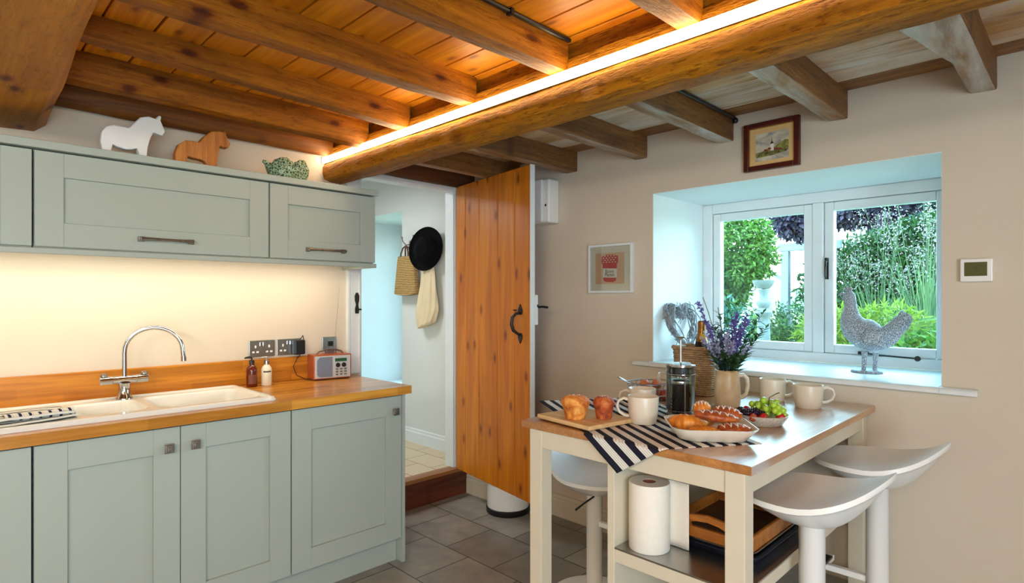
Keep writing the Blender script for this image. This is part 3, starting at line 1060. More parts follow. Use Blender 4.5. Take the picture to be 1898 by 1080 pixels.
obj('cloth', m, TOWEL, tw, smooth=True, solid=0.008, off=1)

def roll(u, v):
    a = 2 * PI * v
    p = Vector((0.045, -0.02, 0.016)).lerp(Vector((0.075, 0.175, 0.018)), u)
    r = 0.015 * (1 + 0.12 * math.sin(9 * u))
    return (p.x + 1.5 * r * math.cos(a), p.y + 0.1 * r * math.cos(a), p.z + r * math.sin(a))
obj('rolled_edge', M().grid(roll, 50, 16), TOWEL, tw, smooth=True, angle=180)

# soap bottles
def bottle(name, lab, loc, h, r, bm, cm, lm=None, txt=None):
    t = thing(name, lab, 'bottle', loc, 0.3)
    obj('bottle_body', M().lathe([(0, 0), (r * 0.92, 0), (r, 0.004), (r, h * 0.52), (r * 0.93, h * 0.60), (r * 0.6, h * 0.68), (r * 0.42, h * 0.71), (r * 0.42, h * 0.74), (0, h * 0.74)], 28), bm, t, smooth=True)
    obj('pump', M().lathe([(0, h * 0.735), (r * 0.5, h * 0.735), (r * 0.5, h * 0.85), (r * 0.36, h * 0.87), (r * 0.14, h * 0.88), (r * 0.14, h * 0.95), (0, h * 0.95)], 20)
        .tube([(0, 0, h * 0.96), (-0.004, -r * 0.3, h * 0.965), (-0.012, -r * 0.9, h * 0.955), (-0.014, -r * 1.2, h * 0.94)], [r * 0.26, r * 0.24, r * 0.18, r * 0.14], 10), cm, t, smooth=True, angle=50)
    if lm:
        mm = M()
        n_ = 14
        for i in range(n_):
            a0, a1 = -1.3 + 1.5 * i / n_, -1.3 + 1.5 * (i + 1) / n_
            rr = r + 0.0006
            q = [(rr * math.cos(a), rr * math.sin(a), zz) for zz in (h * lm[1], h * lm[2]) for a in (a0, a1)]
            b_ = len(mm.v)
            mm.v += q
            mm.face((b_, b_ + 1, b_ + 3, b_ + 2))
        obj('label', mm, lm[0], t, smooth=True, label=lm[3])
    return t
AMBER = plain('amber_bottle', C(96, 34, 20), 0.12, var=0.1)
CREAM_BOTTLE = plain('cream_bottle', C(232, 226, 208), 0.25, var=0.02)
LBL_D = plain('dark_label_band', C(70, 62, 56), 0.6)
LBL_B = plain('amber_label', C(120, 66, 44), 0.6, var=0.3, scale=120)
bottle('soap_bottle', 'amber pump bottle with black top beside the sink', (-3.035, 1.155, 0.911), 0.155, 0.026, AMBER, BLACK_PLASTIC, (LBL_B, 0.10, 0.40, 'printed label'))
bottle('soap_bottle', 'white pump bottle with silver collar beside the amber bottle', (-3.025, 1.226, 0.911), 0.150, 0.026, CREAM_BOTTLE, STEEL, (LBL_D, 0.46, 0.51, 'dark text band'))

# sockets
def socket(y0, y1, z0, z1, lab, plug=False):
    t = thing('wall_socket', lab, 'socket', (XW, (y0 + y1) / 2, (z0 + z1) / 2), 0, 'steel double sockets behind the worktop')
    mm = M()
    mm.box(XW, XW + 0.006, y0, y1, z0, z1)
    obj('face_plate', mm, STEEL, t, world=True, bevel=0.002)
    cy_, cz = (y0 + y1) / 2, (z0 + z1) / 2
    for s_ in (-1, 1):
        yc = cy_ + s_ * 0.036
        obj('socket_hole', M().box(XW + 0.006, XW + 0.0075, yc - 0.004, yc + 0.004, cz + 0.004, cz + 0.018), WHITE_PLASTIC, t, world=True)
        for q in (-1, 1):
            obj('socket_hole', M().box(XW + 0.006, XW + 0.0075, yc + q * 0.011 - 0.006, yc + q * 0.011 + 0.006, cz - 0.022, cz - 0.013), WHITE_PLASTIC, t, world=True)
    for s_ in (-1, 1):
        obj('rocker_switch', M().box(XW + 0.006, XW + 0.010, cy_ + s_ * 0.008 - 0.006, cy_ + s_ * 0.008 + 0.006, cz + 0.014, cz + 0.034), CHROME, t, world=True, bevel=0.001)
socket(1.176, 1.312, 1.050, 1.138, 'steel double wall socket directly above the soap bottles')
socket(1.322, 1.460, 1.050, 1.138, 'steel double wall socket with a black plug in its right side')
ad = thing('power_adapter', 'black mains adapter plugged into the right steel socket', 'adapter', (XW + 0.008, 1.432, 1.09))
obj('adapter_body', M().box(0.0, 0.045, -0.030, 0.030, -0.038, 0.042), BLACK_PLASTIC, ad, bevel=0.006)
obj('cord', M().tube([(0.04, 0.0, 0.045), (0.045, 0.01, 0.06), (0.03, 0.02, 0.066), (0.02, 0.03, 0.05), (0.022, 0.028, -0.02), (0.03, -0.012, -0.06), (0.035, -0.035, -0.10), (0.04, -0.02, -0.15), (0.07, 0.02, -0.174), (0.10, 0.06, -0.1755)], 0.0022, 6), BLACK_PLASTIC, ad, smooth=True)
t = thing('wall_socket', 'small chrome aerial socket above the radio', 'socket', (XW, 1.628, 1.095))
obj('face_plate', M().box(0.0, 0.008, -0.044, 0.043, -0.035, 0.043), STEEL, t, bevel=0.002)
obj('socket_hole', M().box(0.008, 0.014, -0.012, 0.020, -0.010, 0.018), BLACK_PLASTIC, t, bevel=0.002)
obj('plug', M().box(0.008, 0.03, -0.03, 0.03, -0.052, -0.030), plain('grey_plug', C(110, 100, 104), 0.4), t, bevel=0.003)

# radio
RADIO_WOOD = wood('radio_cherry_veneer', C(190, 92, 40), C(150, 62, 24), 'Y', 1.5, 0.3, grain=0.4, bump=0.02)
RADIO_FACE = plain('radio_silver_face', C(206, 212, 218), 0.35, 0.3, var=0.02)
rd = thing('radio', 'cherry wood cased digital radio with silver front on the worktop', 'radio', (-3.035, 1.583, 0.911), math.radians(-8))
obj('radio_case', M().box(-0.055, 0.050, -0.106, 0.106, 0.004, 0.138), RADIO_WOOD, rd, bevel=0.003)
obj('foot', M().box(-0.045, 0.045, -0.095, 0.095, 0.0, 0.005), BLACK_PLASTIC, rd)
fp = obj('front_panel', M().box(0.050, 0.053, -0.100, 0.100, 0.010, 0.132), RADIO_FACE, rd, bevel=0.001)
GRILLE = plain('radio_grille', C(128, 138, 158), 0.5, 0.4, var=0.15, scale=160)
m = M().prism([(-0.088, 0.03), (-0.088, 0.108), (-0.08, 0.12), (-0.068, 0.126), (-0.003, 0.126), (-0.003, 0.016), (-0.068, 0.016), (-0.08, 0.02)], 0.053, 0.0555, lambda a, b, q: (q, a, b))
obj('speaker_grille', m, GRILLE, rd)
obj('display', M().box(0.053, 0.0555, 0.012, 0.078, 0.098, 0.116), plain('lcd_green', C(44, 92, 58), 0.2), rd)
for i in range(2):
    obj('dial', M().lathe([(0, 0), (0.013, 0), (0.012, 0.006), (0, 0.006)], 16, (0.053, 0.028 + 0.034 * i, 0.078), ry(PI / 2)), BLACK_PLASTIC, rd, smooth=True)
for r_ in range(3):
    for c_ in range(3):
        obj('button', M().box(0.053, 0.0555, 0.014 + 0.024 * c_, 0.030 + 0.024 * c_, 0.052 - 0.015 * r_, 0.060 - 0.015 * r_), PEWTER, rd, bevel=0.001)
obj('carry_handle', M().tube([(0.0, -0.075, 0.138), (0.0, -0.06, 0.152), (0.0, -0.02, 0.162), (0.0, 0.03, 0.162), (0.0, 0.065, 0.152), (0.0, 0.078, 0.138)], 0.0045, 8), PEWTER, rd, smooth=True)
obj('aerial', M().tube([(-0.045, 0.045, 0.137), (-0.045, 0.050, 0.25), (-0.040, 0.072, 0.52)], [0.0016, 0.0012, 0.0008], 6), PEWTER, rd, smooth=True)

# ornaments on the cabinets
def carved_horse(lab, pts, mat, x, zbase):
    t = thing('horse_figurine', lab, 'figurine', (x, sum(p[0] for p in pts) / len(pts), 1.9505), 0, 'carved horses on the wall cabinets')
    z0 = min(p[1] for p in pts)
    q = [(y, z - z0 + 1.9505) for y, z in pts]
    mm = M().prism(q, -0.022, 0.022, lambda a, b, c_: (x + c_, a, b))
    o = obj('horse_body', mm, mat, t, world=True, smooth=True, angle=60, bevel=0.009, seg=3)
    return t
H1 = [(0.493, 1.966), (0.484, 2.016), (0.488, 2.057), (0.502, 2.08), (0.527, 2.092), (0.555, 2.091), (0.582, 2.090), (0.597, 2.11), (0.623, 2.143), (0.655, 2.154), (0.681, 2.149), (0.692, 2.166), (0.703, 2.165), (0.7, 2.144), (0.718, 2.102), (0.708, 2.081), (0.69, 2.084), (0.673, 2.089), (0.66, 2.056), (0.652, 2.018), (0.648, 1.966), (0.624, 1.966), (0.613, 2.011), (0.592, 2.000), (0.572, 1.997), (0.537, 2.005), (0.527, 2.012), (0.517, 1.966)]
H2 = [(0.758, 1.965), (0.755, 2.012), (0.77, 2.056), (0.798, 2.078), (0.825, 2.081), (0.853, 2.08), (0.874, 2.111), (0.904, 2.14), (0.94, 2.147), (0.957, 2.146), (0.965, 2.156), (0.969, 2.137), (0.987, 2.097), (0.976, 2.075), (0.958, 2.076), (0.941, 2.079), (0.935, 2.038), (0.925, 1.965), (0.887, 1.965), (0.88, 1.996), (0.856, 2.003), (0.83, 2.004), (0.807, 2.009), (0.798, 1.965)]
carved_horse('white painted carved horse on the wall cabinet', H1, plain('chalky_white', C(232, 232, 230), 0.6, var=0.03), -2.87, 1.95)
carved_horse('natural honey wood carved horse on the wall cabinet', H2, wood('horse_pine', C(214, 140, 62), C(168, 96, 34), 'Z', 2.0, 0.5, knots=0.0), -2.87, 1.95)

# cabbage-leaf bowl
t = NT('cabbage_glaze')
vo = t.n('TexVoronoi', feature='DISTANCE_TO_EDGE')
vo.inputs['Scale'].default_value = 75
t.l(t.coord(), vo.inputs['Vector'])
cc = t.ramp(vo.outputs['Distance'], [(0.02, C(176, 196, 166)), (0.16, C(70, 104, 66)), (0.4, C(42, 72, 46))])
t.bump(vo.outputs['Distance'], 0.8, 0.01)
CABBAGE = t.set(color=cc, rough=0.3)
cb = thing('cabbage_bowl', 'green cabbage-leaf pottery bowl on the wall cabinet', 'bowl', (-2.885, 1.27, 1.951))
def leafbowl(cy_, wd, ht, yaw, tip):
    mm = M()
    def fn(u, v):
        a = (u - 0.5) * 1.9 + yaw
        rr = 0.045 + (wd - 0.045) * math.sin(min(1.0, v * 1.25) * PI / 2) - 0.022 * v ** 3
        z = ht * (1 - (1 - v) ** 1.3) * (1 - 0.22 * (abs(u - 0.5) * 2) ** 2) + 0.002 * math.sin(u * 24) * v
        rr += 0.003 * math.sin(u * 30) * v
        return (rr * 0.62 * math.cos(a), cy_ + rr * math.sin(a), z)
    return mm.grid(fn, 40, 14)
obj('bowl_body', M().lathe([(0, 0), (0.05, 0), (0.075, 0.03), (0.084, 0.065), (0.08, 0.07), (0.07, 0.034), (0.045, 0.01), (0, 0.008)], 40, (0, -0.01, 0), sx=0.8, sy=1.12,
    fn=lambda a, z: 1 + 0.05 * math.sin(7 * a) * min(1, z * 14)), CABBAGE, cb, smooth=True)
for cy_, wd, ht, yaw in ((-0.03, 0.082, 0.112, 0.10), (0.05, 0.070, 0.116, 0.45), (0.0, 0.085, 0.09, 2.6), (-0.01, 0.09, 0.085, 4.4)):
    mm = leafbowl(cy_, wd, ht, yaw, 0)
    mm.uv = {}
    obj('cabbage_leaf', mm, CABBAGE, cb, smooth=True, solid=0.004)
obj('leaf_stalk', M().tube([(0.02, -0.085, 0.03), (0.03, -0.105, 0.06), (0.03, -0.118, 0.075), (0.03, -0.13, 0.078)], [0.01, 0.012, 0.011, 0.008], 10), CABBAGE, cb, smooth=True)

# ------------------------------------------------------------------ table and stools
TX0, TX1, TY0, TY1, TZ = -1.466, -0.629, 1.514, 2.742, 0.92
tb = thing('breakfast_table', 'cream bar-height table with an oiled wood top and steel shelves', 'table', ((TX0 + TX1) / 2, (TY0 + TY1) / 2, 0.0))
obj('tabletop', M().box(TX0, TX1, TY0, TY1, TZ - 0.025, TZ), TABLE_WOOD, tb, world=True, bevel=0.002)
lx0, lx1, ly0, ly1, lw = -1.442, -0.655, 1.534, 2.722, 0.056
for x in (lx0, lx1 - lw):
    for y in (ly0, ly1 - lw):
        obj('leg', M().box(x, x + lw, y, y + lw, 0.0, TZ - 0.0255), CREAM_PAINT, tb, world=True, bevel=0.002)
m = M()
m.box(lx0 + lw, lx1 - lw, ly0 + 0.004, ly0 + 0.024, 0.827, TZ - 0.0255)
m.box(lx0 + lw, lx1 - lw, ly1 - 0.024, ly1 - 0.004, 0.827, TZ - 0.0255)
m.box(lx0 + 0.004, lx0 + 0.024, ly0 + lw, ly1 - lw, 0.827, TZ - 0.0255)
m.box(lx1 - 0.024, lx1 - 0.004, ly0 + lw, ly1 - lw, 0.827, TZ - 0.0255)
obj('apron', m, CREAM_PAINT, tb, world=True, bevel=0.0015, seg=1)
obj('side_panel', M().box(-1.104, -1.077, ly0 + 0.004, ly1 - 0.004, 0.0, 0.828), CREAM_PAINT, tb, world=True, bevel=0.002)
for z in (0.52, 0.13):
    m = M()
    m.box(-1.077, lx1 - lw, ly0 + 0.006, ly0 + 0.028, z, z + 0.042)
    m.box(-1.077, lx1 - lw, ly1 - 0.028, ly1 - 0.006, z, z + 0.042)
    m.box(lx1 - 0.028, lx1 - 0.006, ly0 + lw, ly1 - lw, z, z + 0.042)
    obj('shelf_rail', m, CREAM_PAINT, tb, world=True, bevel=0.0015, seg=1)
    m = M()
    m.box(-1.076, lx1 - lw + 0.001, ly0 + 0.004, ly1 - 0.004, z + 0.0425, z + 0.048)
    m.box(lx1 - lw + 0.001, lx1 - 0.004, ly0 + lw + 0.001, ly1 - lw - 0.001, z + 0.0425, z + 0.048)
    obj('steel_shelf', m, STEEL, tb, world=True, label='brushed stainless steel shelf')
SHZ = 0.568

def seat_mesh():
    m = M()
    nr, na = 14, 48
    def rim(a):
        x, y = 0.212 * math.cos(a), 0.20 * math.sin(a)
        k = abs(math.cos(a)) ** 0.5
        return x, y
    def top(x, y):
        lip = max(0.0, x + 0.02) / 0.232
        return 0.108 * lip ** 1.9 * (1 - 0.25 * (y / 0.2) ** 2) + 0.012 * (y / 0.2) ** 2 + 0.010 * (min(0, x + 0.06) / 0.165) ** 2
    def bot(x, y, r):
        xr, yr = (x / r, y / r) if r > 0 else (0, 0)
        zr = top(xr, yr) - 0.006
        k = max(0, (r - 0.25) / 0.75)
        return -0.078 + (zr + 0.078) * (k ** 1.55)
    rings = []
    c0 = len(m.v)
    m.v.append((0, 0, top(0, 0) - 0.012))
    for i in range(1, nr + 1):
        ring = []
        for k in range(na):
            x, y = rim(2 * PI * k / na)
            r = i / nr
            ring.append(len(m.v))
            m.v.append((x * r, y * r, top(x * r, y * r) - 0.012 * (1 - r * r)))
        rings.append(ring)
    for i in range(nr, 0, -1):
        ring = []
        for k in range(na):
            x, y = rim(2 * PI * k / na)
            r = i / nr
            q = 1.004 if i == nr else r
            ring.append(len(m.v))
            m.v.append((x * q, y * q, bot(x * r, y * r, r) if i < nr else top(x, y) - 0.016))
        rings.append(ring)
    c1 = len(m.v)
    m.v.append((0, 0, -0.078))
    for k in range(na):
        m.face((c0, rings[0][k], rings[0][(k + 1) % na]))
        m.face((rings[-1][k], c1, rings[-1][(k + 1) % na]))
    for A, B in zip(rings, rings[1:]):
        for k in range(na):
            j = (k + 1) % na
            m.face((A[k], B[k], B[j], A[j]))
    return m
def stool(loc, rotz_, zseat, lab):
    t = thing('bar_stool', lab, 'stool', (loc[0], loc[1], 0.0), rotz_, 'white moulded bar stools around the table')
    m = seat_mesh()
    m.v = [(x, y, z + zseat) for x, y, z in m.v]
    obj('seat', m, WHITE_PLASTIC, t, smooth=True, angle=60)
    obj('column', M().lathe([(0, 0.02), (0.036, 0.02), (0.036, zseat - 0.074), (0.045, zseat - 0.066), (0, zseat - 0.066)], 28), WHITE_PLASTIC, t, smooth=True, angle=50)
    obj('base_plate', M().lathe([(0, 0), (0.20, 0), (0.20, 0.008), (0.17, 0.016), (0.05, 0.03), (0, 0.03)], 40), WHITE_PLASTIC, t, smooth=True)
    m = M()
    m.box(-0.17, -0.03, -0.012, 0.012, 0.335, 0.357)
    m.box(-0.19, -0.168, -0.10, 0.10, 0.335, 0.357)
    fo = obj('footrest', m, WHITE_PLASTIC, t, bevel=0.003)
    obj('footrest_pad', M().box(-0.196, -0.162, -0.06, 0.06, 0.357, 0.367), BLACK_PLASTIC, fo, bevel=0.003, label='black footrest pad')
    obj('height_lever', M().tube([(-0.02, 0.03, zseat - 0.088), (-0.04, 0.13, zseat - 0.09), (-0.045, 0.19, zseat - 0.10)], [0.004, 0.004, 0.005], 8), BLACK_PLASTIC, t, smooth=True, label='height adjustment lever')
    return t
stool((-0.592, 1.86), 0.0, 0.772, 'white moulded bar stool nearest the camera, tucked under the right side')
stool((-0.545, 2.40), 0.0, 0.772, 'white moulded bar stool at the far right, closest to the window wall')
stool((-1.60, 2.13), PI, 0.560, 'white moulded bar stool set low at the left side of the table')

# ------------------------------------------------------------------ things on the shelf
PAPER = plain('kitchen_paper', C(238, 232, 220), 0.95, var=0.02, scale=60, bump=0.15)
pr_ = thing('kitchen_roll', 'white kitchen paper roll with loose end on the steel shelf', 'paper towel', (-0.998, 1.617, SHZ + 0.0005))
obj('paper_roll', M().lathe([(0.021, 0), (0.063, 0), (0.064, 0.002), (0.064, 0.208), (0.063, 0.21), (0.021, 0.21), (0.021, 0)], 44), PAPER, pr_, smooth=True, angle=40)
obj('cardboard_tube', M().lathe([(0.0185, 0.001), (0.0205, 0.001), (0.0205, 0.209), (0.0185, 0.209), (0.0185, 0.001)], 28), plain('cardboard', C(120, 72, 52), 0.9), pr_, smooth=True, angle=40)
def flap(u, v):
    return (0.030 + 0.075 * u, 0.0575 + 0.006 * u + 0.003 * math.sin(u * 5), 0.209 - 0.208 * v)
m = M().grid(flap, 10, 8)
obj('loose_sheet', m, PAPER, pr_, smooth=True, solid=0.0012)
DARK_TRAY = plain('blue_grey_oven_tray', C(62, 70, 92), 0.35, 0.7, var=0.15)
def tray(name, lab, cat, x0, x1, y0, y1, z0, h, mat, flare=0.02, wall=0.003, lipw=0.012):
    t = thing(name, lab, cat, ((x0 + x1) / 2, (y0 + y1) / 2, z0))
    m = M()
    def rr(ins, r, z):
        b = len(m.v)
        pts = rrect(x0 + ins, x1 - ins, y0 + ins, y1 - ins, r, 5)
        m.v += [(x, y, z) for x, y in pts]
        return list(range(b, b + len(pts)))
    R_ = [rr(flare + 0.004, 0.02, z0), rr(flare, 0.022, z0 + 0.003), rr(lipw, 0.028, z0 + h), rr(0, 0.036, z0 + h), rr(0, 0.036, z0 + h - 0.002), rr(lipw - wall, 0.030, z0 + h - 0.002)]
    top = [rr(flare + 0.006, 0.018, z0 + 0.004)]
    n = len(R_[0])
    def loop(A, B):
        for k in range(n):
            j = (k + 1) % n
            m.face((A[k], A[j], B[j], B[k]))
    m.face(R_[0])
    loop(R_[0], R_[1]); loop(R_[1], R_[5]); loop(R_[5], R_[4]); loop(R_[4], R_[3]); loop(R_[3], R_[2]); loop(R_[2], top[0])
    m.face(top[0])
    obj('tray_body', m, mat, t, world=True, smooth=True, angle=40)
    return t
tray('roasting_tin', 'dark blue-grey roasting tin under the grill tray', 'baking tray', -1.00, -0.690, 1.70, 2.12, SHZ + 0.001, 0.026, DARK_TRAY)
gt = tray('grill_tray', 'shiny steel grill tray lying on the blue-grey roasting tin', 'baking tray', -0.985, -0.70, 1.694, 2.085, SHZ + 0.028, 0.014, STEEL, 0.012)
TRAYW = wood('serving_tray_wood', C(206, 132, 54), C(140, 78, 26), 'X', 1.2, 0.45, knots=0.5, bump=0.3)
TRAYD = wood('serving_tray_dark_base', C(84, 50, 28), C(38, 22, 14), 'X', 1.2, 0.4, knots=0.5, bump=0.3)
wt = thing('serving_tray', 'rustic wooden serving tray with a cut-out handle on the shelf', 'tray', (-0.842, 1.878, SHZ + 0.043))
obj('tray_base', M().box(-0.125, 0.125, -0.17, 0.17, 0.0, 0.010), TRAYD, wt)
for s_ in (-1, 1):
    m = M().box(s_ * 0.131 - 0.006, s_ * 0.131 + 0.006, -0.17, 0.17, 0.0, 0.045)
    obj('tray_side', m, TRAYW, wt, bevel=0.003)
    pts = [(-0.137, 0.0), (0.137, 0.0), (0.137, 0.040), (0.10, 0.046), (0.06, 0.068), (0.0, 0.074), (-0.06, 0.068), (-0.10, 0.046), (-0.137, 0.040)]
    y_ = s_ * 0.176
    m = M()
    # handle end built as a ring around the slot
    outer = [(-0.137, 0), (0.137, 0), (0.137, 0.040), (0.10, 0.048), (0.06, 0.068), (0.0, 0.075), (-0.06, 0.068), (-0.10, 0.048), (-0.137, 0.040)]
    inner = [(-0.055, 0.032), (0.055, 0.032), (0.060, 0.038), (0.056, 0.044), (0.036, 0.051), (0.0, 0.055), (-0.036, 0.051), (-0.056, 0.044), (-0.060, 0.038)]
    b = len(m.v)
    n = 9
    for yy in (y_ - 0.006, y_ + 0.006):
        m.v += [(x, yy, z) for x, z in outer] + [(x, yy, z) for x, z in inner]
    for k in range(n):
        j = (k + 1) % n
        m.face((b + k, b + j, b + n + j, b + n + k))
        m.face((b + 2 * n + j, b + 2 * n + k, b + 3 * n + k, b + 3 * n + j))
        m.face((b + j, b + k, b + 2 * n + k, b + 2 * n + j))
        m.face((b + n + k, b + n + j, b + 3 * n + j, b + 3 * n + k))
    obj('handle_end', m, TRAYW, wt, label='curved end with hand slot')

# ------------------------------------------------------------------ breakfast on the table
RUNNER = stripes('striped_runner', 11, [(0, C(34, 34, 50)), (0.46, C(238, 236, 230)), (0.57, C(178, 166, 150)), (0.595, C(240, 238, 232)), (0.72, C(178, 166, 150)), (0.745, C(240, 238, 232)), (0.87, C(178, 166, 150)), (0.895, C(238, 236, 230))])
ca, cb_ = Vector((0.835, -0.55, 0)), Vector((0.55, 0.835, 0))
c1 = Vector((-1.258, 1.565, 0))
def runner(u, v):
    p = c1 + ca * (-0.50 + 0.844 * v) + cb_ * (0.48 * u)
    z = TZ + 0.0016 + 0.0008 * mnoise.noise(Vector((p.x * 14, p.y * 14, 3)))
    ye = TY0 - 0.004
    if p.y < ye:
        d = ye - p.y
        fold = 0.010 * math.sin(u * 14) * min(1, d * 10)
        return (p.x - d * 0.52, ye - 0.004 - min(d, 0.004) + fold * 0.4 - 0.002, z - d * 0.76 - 0.001)
    return (p.x, p.y, z)
m = M().grid(runner, 60, 110)
o = obj('table_runner', m, RUNNER, smooth=True, solid=0.0016, off=1)
tag(o, 'black and white striped cloth draped diagonally over the table corner', 'cloth')

BOARDW = wood('pale_chopping_board', C(232, 200, 150), C(200, 158, 104), 'X', 1.2, 0.5, grain=0.4, bump=0.05)
bd = thing('chopping_board', 'pale wooden chopping board holding two muffins', 'chopping board', (-1.285, 1.655, TZ + 0.0042), math.radians(-8))
obj('board_body', M().box(-0.134, 0.134, -0.112, 0.112, 0.0, 0.015), BOARDW, bd, bevel=0.003)
BZ = TZ + 0.0197
t = NT('muffin_crust')
nz = t.noise(t.coord(), 26, 5, 0.65, 0.5)
c = t.ramp(nz, [(0.32, C(150, 66, 22)), (0.5, C(214, 128, 48)), (0.68, C(240, 184, 96))])
t.bump(nz, 0.8, 0.008)
MUFFIN = t.set(color=c, rough=0.6)
t = NT('muffin_dark_crust')
nz = t.noise(t.coord(), 26, 5, 0.65, 0.5)
c = t.ramp(nz, [(0.32, C(120, 44, 20)), (0.5, C(176, 78, 34)), (0.7, C(218, 136, 70))])
t.bump(nz, 0.8, 0.008)
MUFFIN_D = t.set(color=c, rough=0.6)
SUGAR = plain('icing_sugar', C(246, 240, 234), 0.9)
def muffin(lab, loc, r, h, mat, seed):
    t = thing('muffin', lab, 'muffin', loc, seed, 'muffins on the chopping board')
    def fl(a, z):
        k = max(0, 1 - z / (h * 0.6))
        return 1 + 0.035 * math.sin(18 * a) * k + 0.03 * mnoise.noise(Vector((math.cos(a) * 1.5, math.sin(a) * 1.5, z * 30 + seed)))
    obj('muffin_body', M().lathe([(0, 0), (r * 0.66, 0), (r * 0.70, 0.003), (r * 0.82, h * 0.35), (r * 0.93, h * 0.55), (r * 1.04, h * 0.66), (r * 1.02, h * 0.76), (r * 0.86, h * 0.9), (r * 0.5, h * 0.985), (0, h)], 54, fn=fl), mat, t, smooth=True, angle=80)
    m = M()
    rnd = random.Random(int(seed * 100))
    for i in range(46):
        a, q = rnd.uniform(0, 2 * PI), r * 0.75 * math.sqrt(rnd.random())
        z = h * (1.0 - 0.2 * (q / r) ** 2) + 0.002
        m.ball((q * math.cos(a), q * math.sin(a), z - 0.001), (rnd.uniform(0.001, 0.003), rnd.uniform(0.001, 0.003), 0.0014), 6, 4)
    o = obj('sugar_dusting', m, SUGAR, t, smooth=True)
    o['kind'] = 'stuff'
muffin('larger golden muffin at the left of the chopping board', (-1.283, 1.598, BZ), 0.050, 0.082, MUFFIN, 0.6)
muffin('smaller dark muffin at the right of the chopping board', (-1.212, 1.668, BZ), 0.037, 0.078, MUFFIN_D, 2.2)

MUG = plain('stoneware_mug', C(222, 212, 194), 0.3, var=0.03)
MUG_IN = plain('mug_rim_glaze', C(206, 216, 222), 0.2, var=0.02)
def mug(lab, loc, ang, r=0.052, h=0.092, fill=None):
    t = thing('mug', lab, 'mug', loc, ang, 'stoneware mugs')
    obj('mug_body', M().lathe([(0, 0), (r * 0.78, 0), (r * 0.84, 0.004), (r * 0.95, h * 0.4), (r, h * 0.97), (r * 0.985, h), (r * 0.94, h * 0.985), (r * 0.9, h * 0.4), (r * 0.78, 0.008), (0, 0.007)], 40), MUG, t, smooth=True, angle=60)
    obj('handle', M().tube([(r * 0.92, 0, h * 0.84), (r * 1.25, 0, h * 0.90), (r * 1.58, 0, h * 0.80), (r * 1.68, 0, h * 0.60), (r * 1.52, 0, h * 0.38), (r * 1.2, 0, h * 0.26), (r * 0.9, 0, h * 0.24)],
                           [0.006, 0.0055, 0.005, 0.005, 0.005, 0.0055, 0.006], 10, flat=1.3), MUG, t, smooth=True)
    return t
mug('stoneware mug beside the muffins at the edge of the pastry dish', (-1.116, 1.768, TZ + 0.004), math.radians(215), 0.054, 0.094)
mug('stoneware mug half hidden behind the one at the muffins', (-1.238, 1.955, TZ + 0.004), math.radians(218), 0.052, 0.088)
mug('stoneware mug next to the flower jug, left of the last mug', (-0.975, 2.565, TZ), math.radians(30), 0.054, 0.094)
mug('stoneware mug furthest right on the table under the window', (-0.812, 2.505, TZ), math.radians(30), 0.057, 0.092)

# pastry dish
dish = thing('pastry_dish', 'white rounded square dish piled with pastries', 'dish', (-0.862, 1.748, TZ + 0.0045), math.radians(38))
m = M()
def drr(hx, hy, r, z):
    b = len(m.v)
    m.v += [(x, y, z) for x, y in rrect(-hx, hx, -hy, hy, r, 8)]
    return list(range(b, b + 36))
R_ = [drr(0.095, 0.088, 0.05, 0.0), drr(0.102, 0.095, 0.05, 0.003), drr(0.128, 0.120, 0.055, 0.036), drr(0.131, 0.123, 0.056, 0.041), drr(0.127, 0.119, 0.054, 0.0415), drr(0.120, 0.112, 0.052, 0.034), drr(0.100, 0.093, 0.05, 0.010), drr(0.085, 0.078, 0.05, 0.007)]
m.face(reversed(R_[0]))
for A, B in zip(R_, R_[1:]):
    for k in range(36):
        j = (k + 1) % 36
        m.face((A[k], A[j], B[j], B[k]))
m.face(R_[-1])
obj('dish_body', m, plain('cream_stoneware', C(232, 224, 208), 0.25, var=0.03), dish, smooth=True, angle=50)
def crust(name, lo, mid, hi, sc=30):
    t = NT(name)
    nz = t.noise(t.coord(), sc, 5, 0.6, 0.6)
    c = t.ramp(nz, [(0.3, lo), (0.5, mid), (0.7, hi)])
    t.bump(nz, 0.6, 0.006)
    return t.set(color=c, rough=0.45, coat=0.15)
GOLD = crust('golden_pastry', C(186, 96, 22), C(228, 140, 44), C(244, 184, 92))
BROWN = crust('brown_pastry', C(116, 46, 18), C(168, 78, 30), C(206, 120, 54))
ICING = plain('white_icing', C(246, 236, 226), 0.5)
GP = 'pastries in the white dish'
def croissant(lab, loc, ang, ln, r, mat, tilt=0.0):
    t = thing('croissant', lab, 'pastry', loc, ang, GP)
    pts, rs = [], []
    n = 44
    for i in range(n + 1):
        q = i / n * 2 - 1
        pts.append((q * ln / 2, 0.25 * ln * (q * q) - 0.06 * ln, r * 0.86 + 0.004 * (1 - q * q) + tilt * q))
        seg_ = abs(((q + 1) * 3.5) % 1 - 0.5) * 2
        rs.append(max(0.0035, r * (1 - abs(q) ** 1.8 * 0.82) * (0.88 + 0.16 * (1 - seg_ ** 2))))
    obj('croissant_body', M().tube(pts, rs, 16, flat=1.12), mat, t, smooth=True, angle=80)
    return t
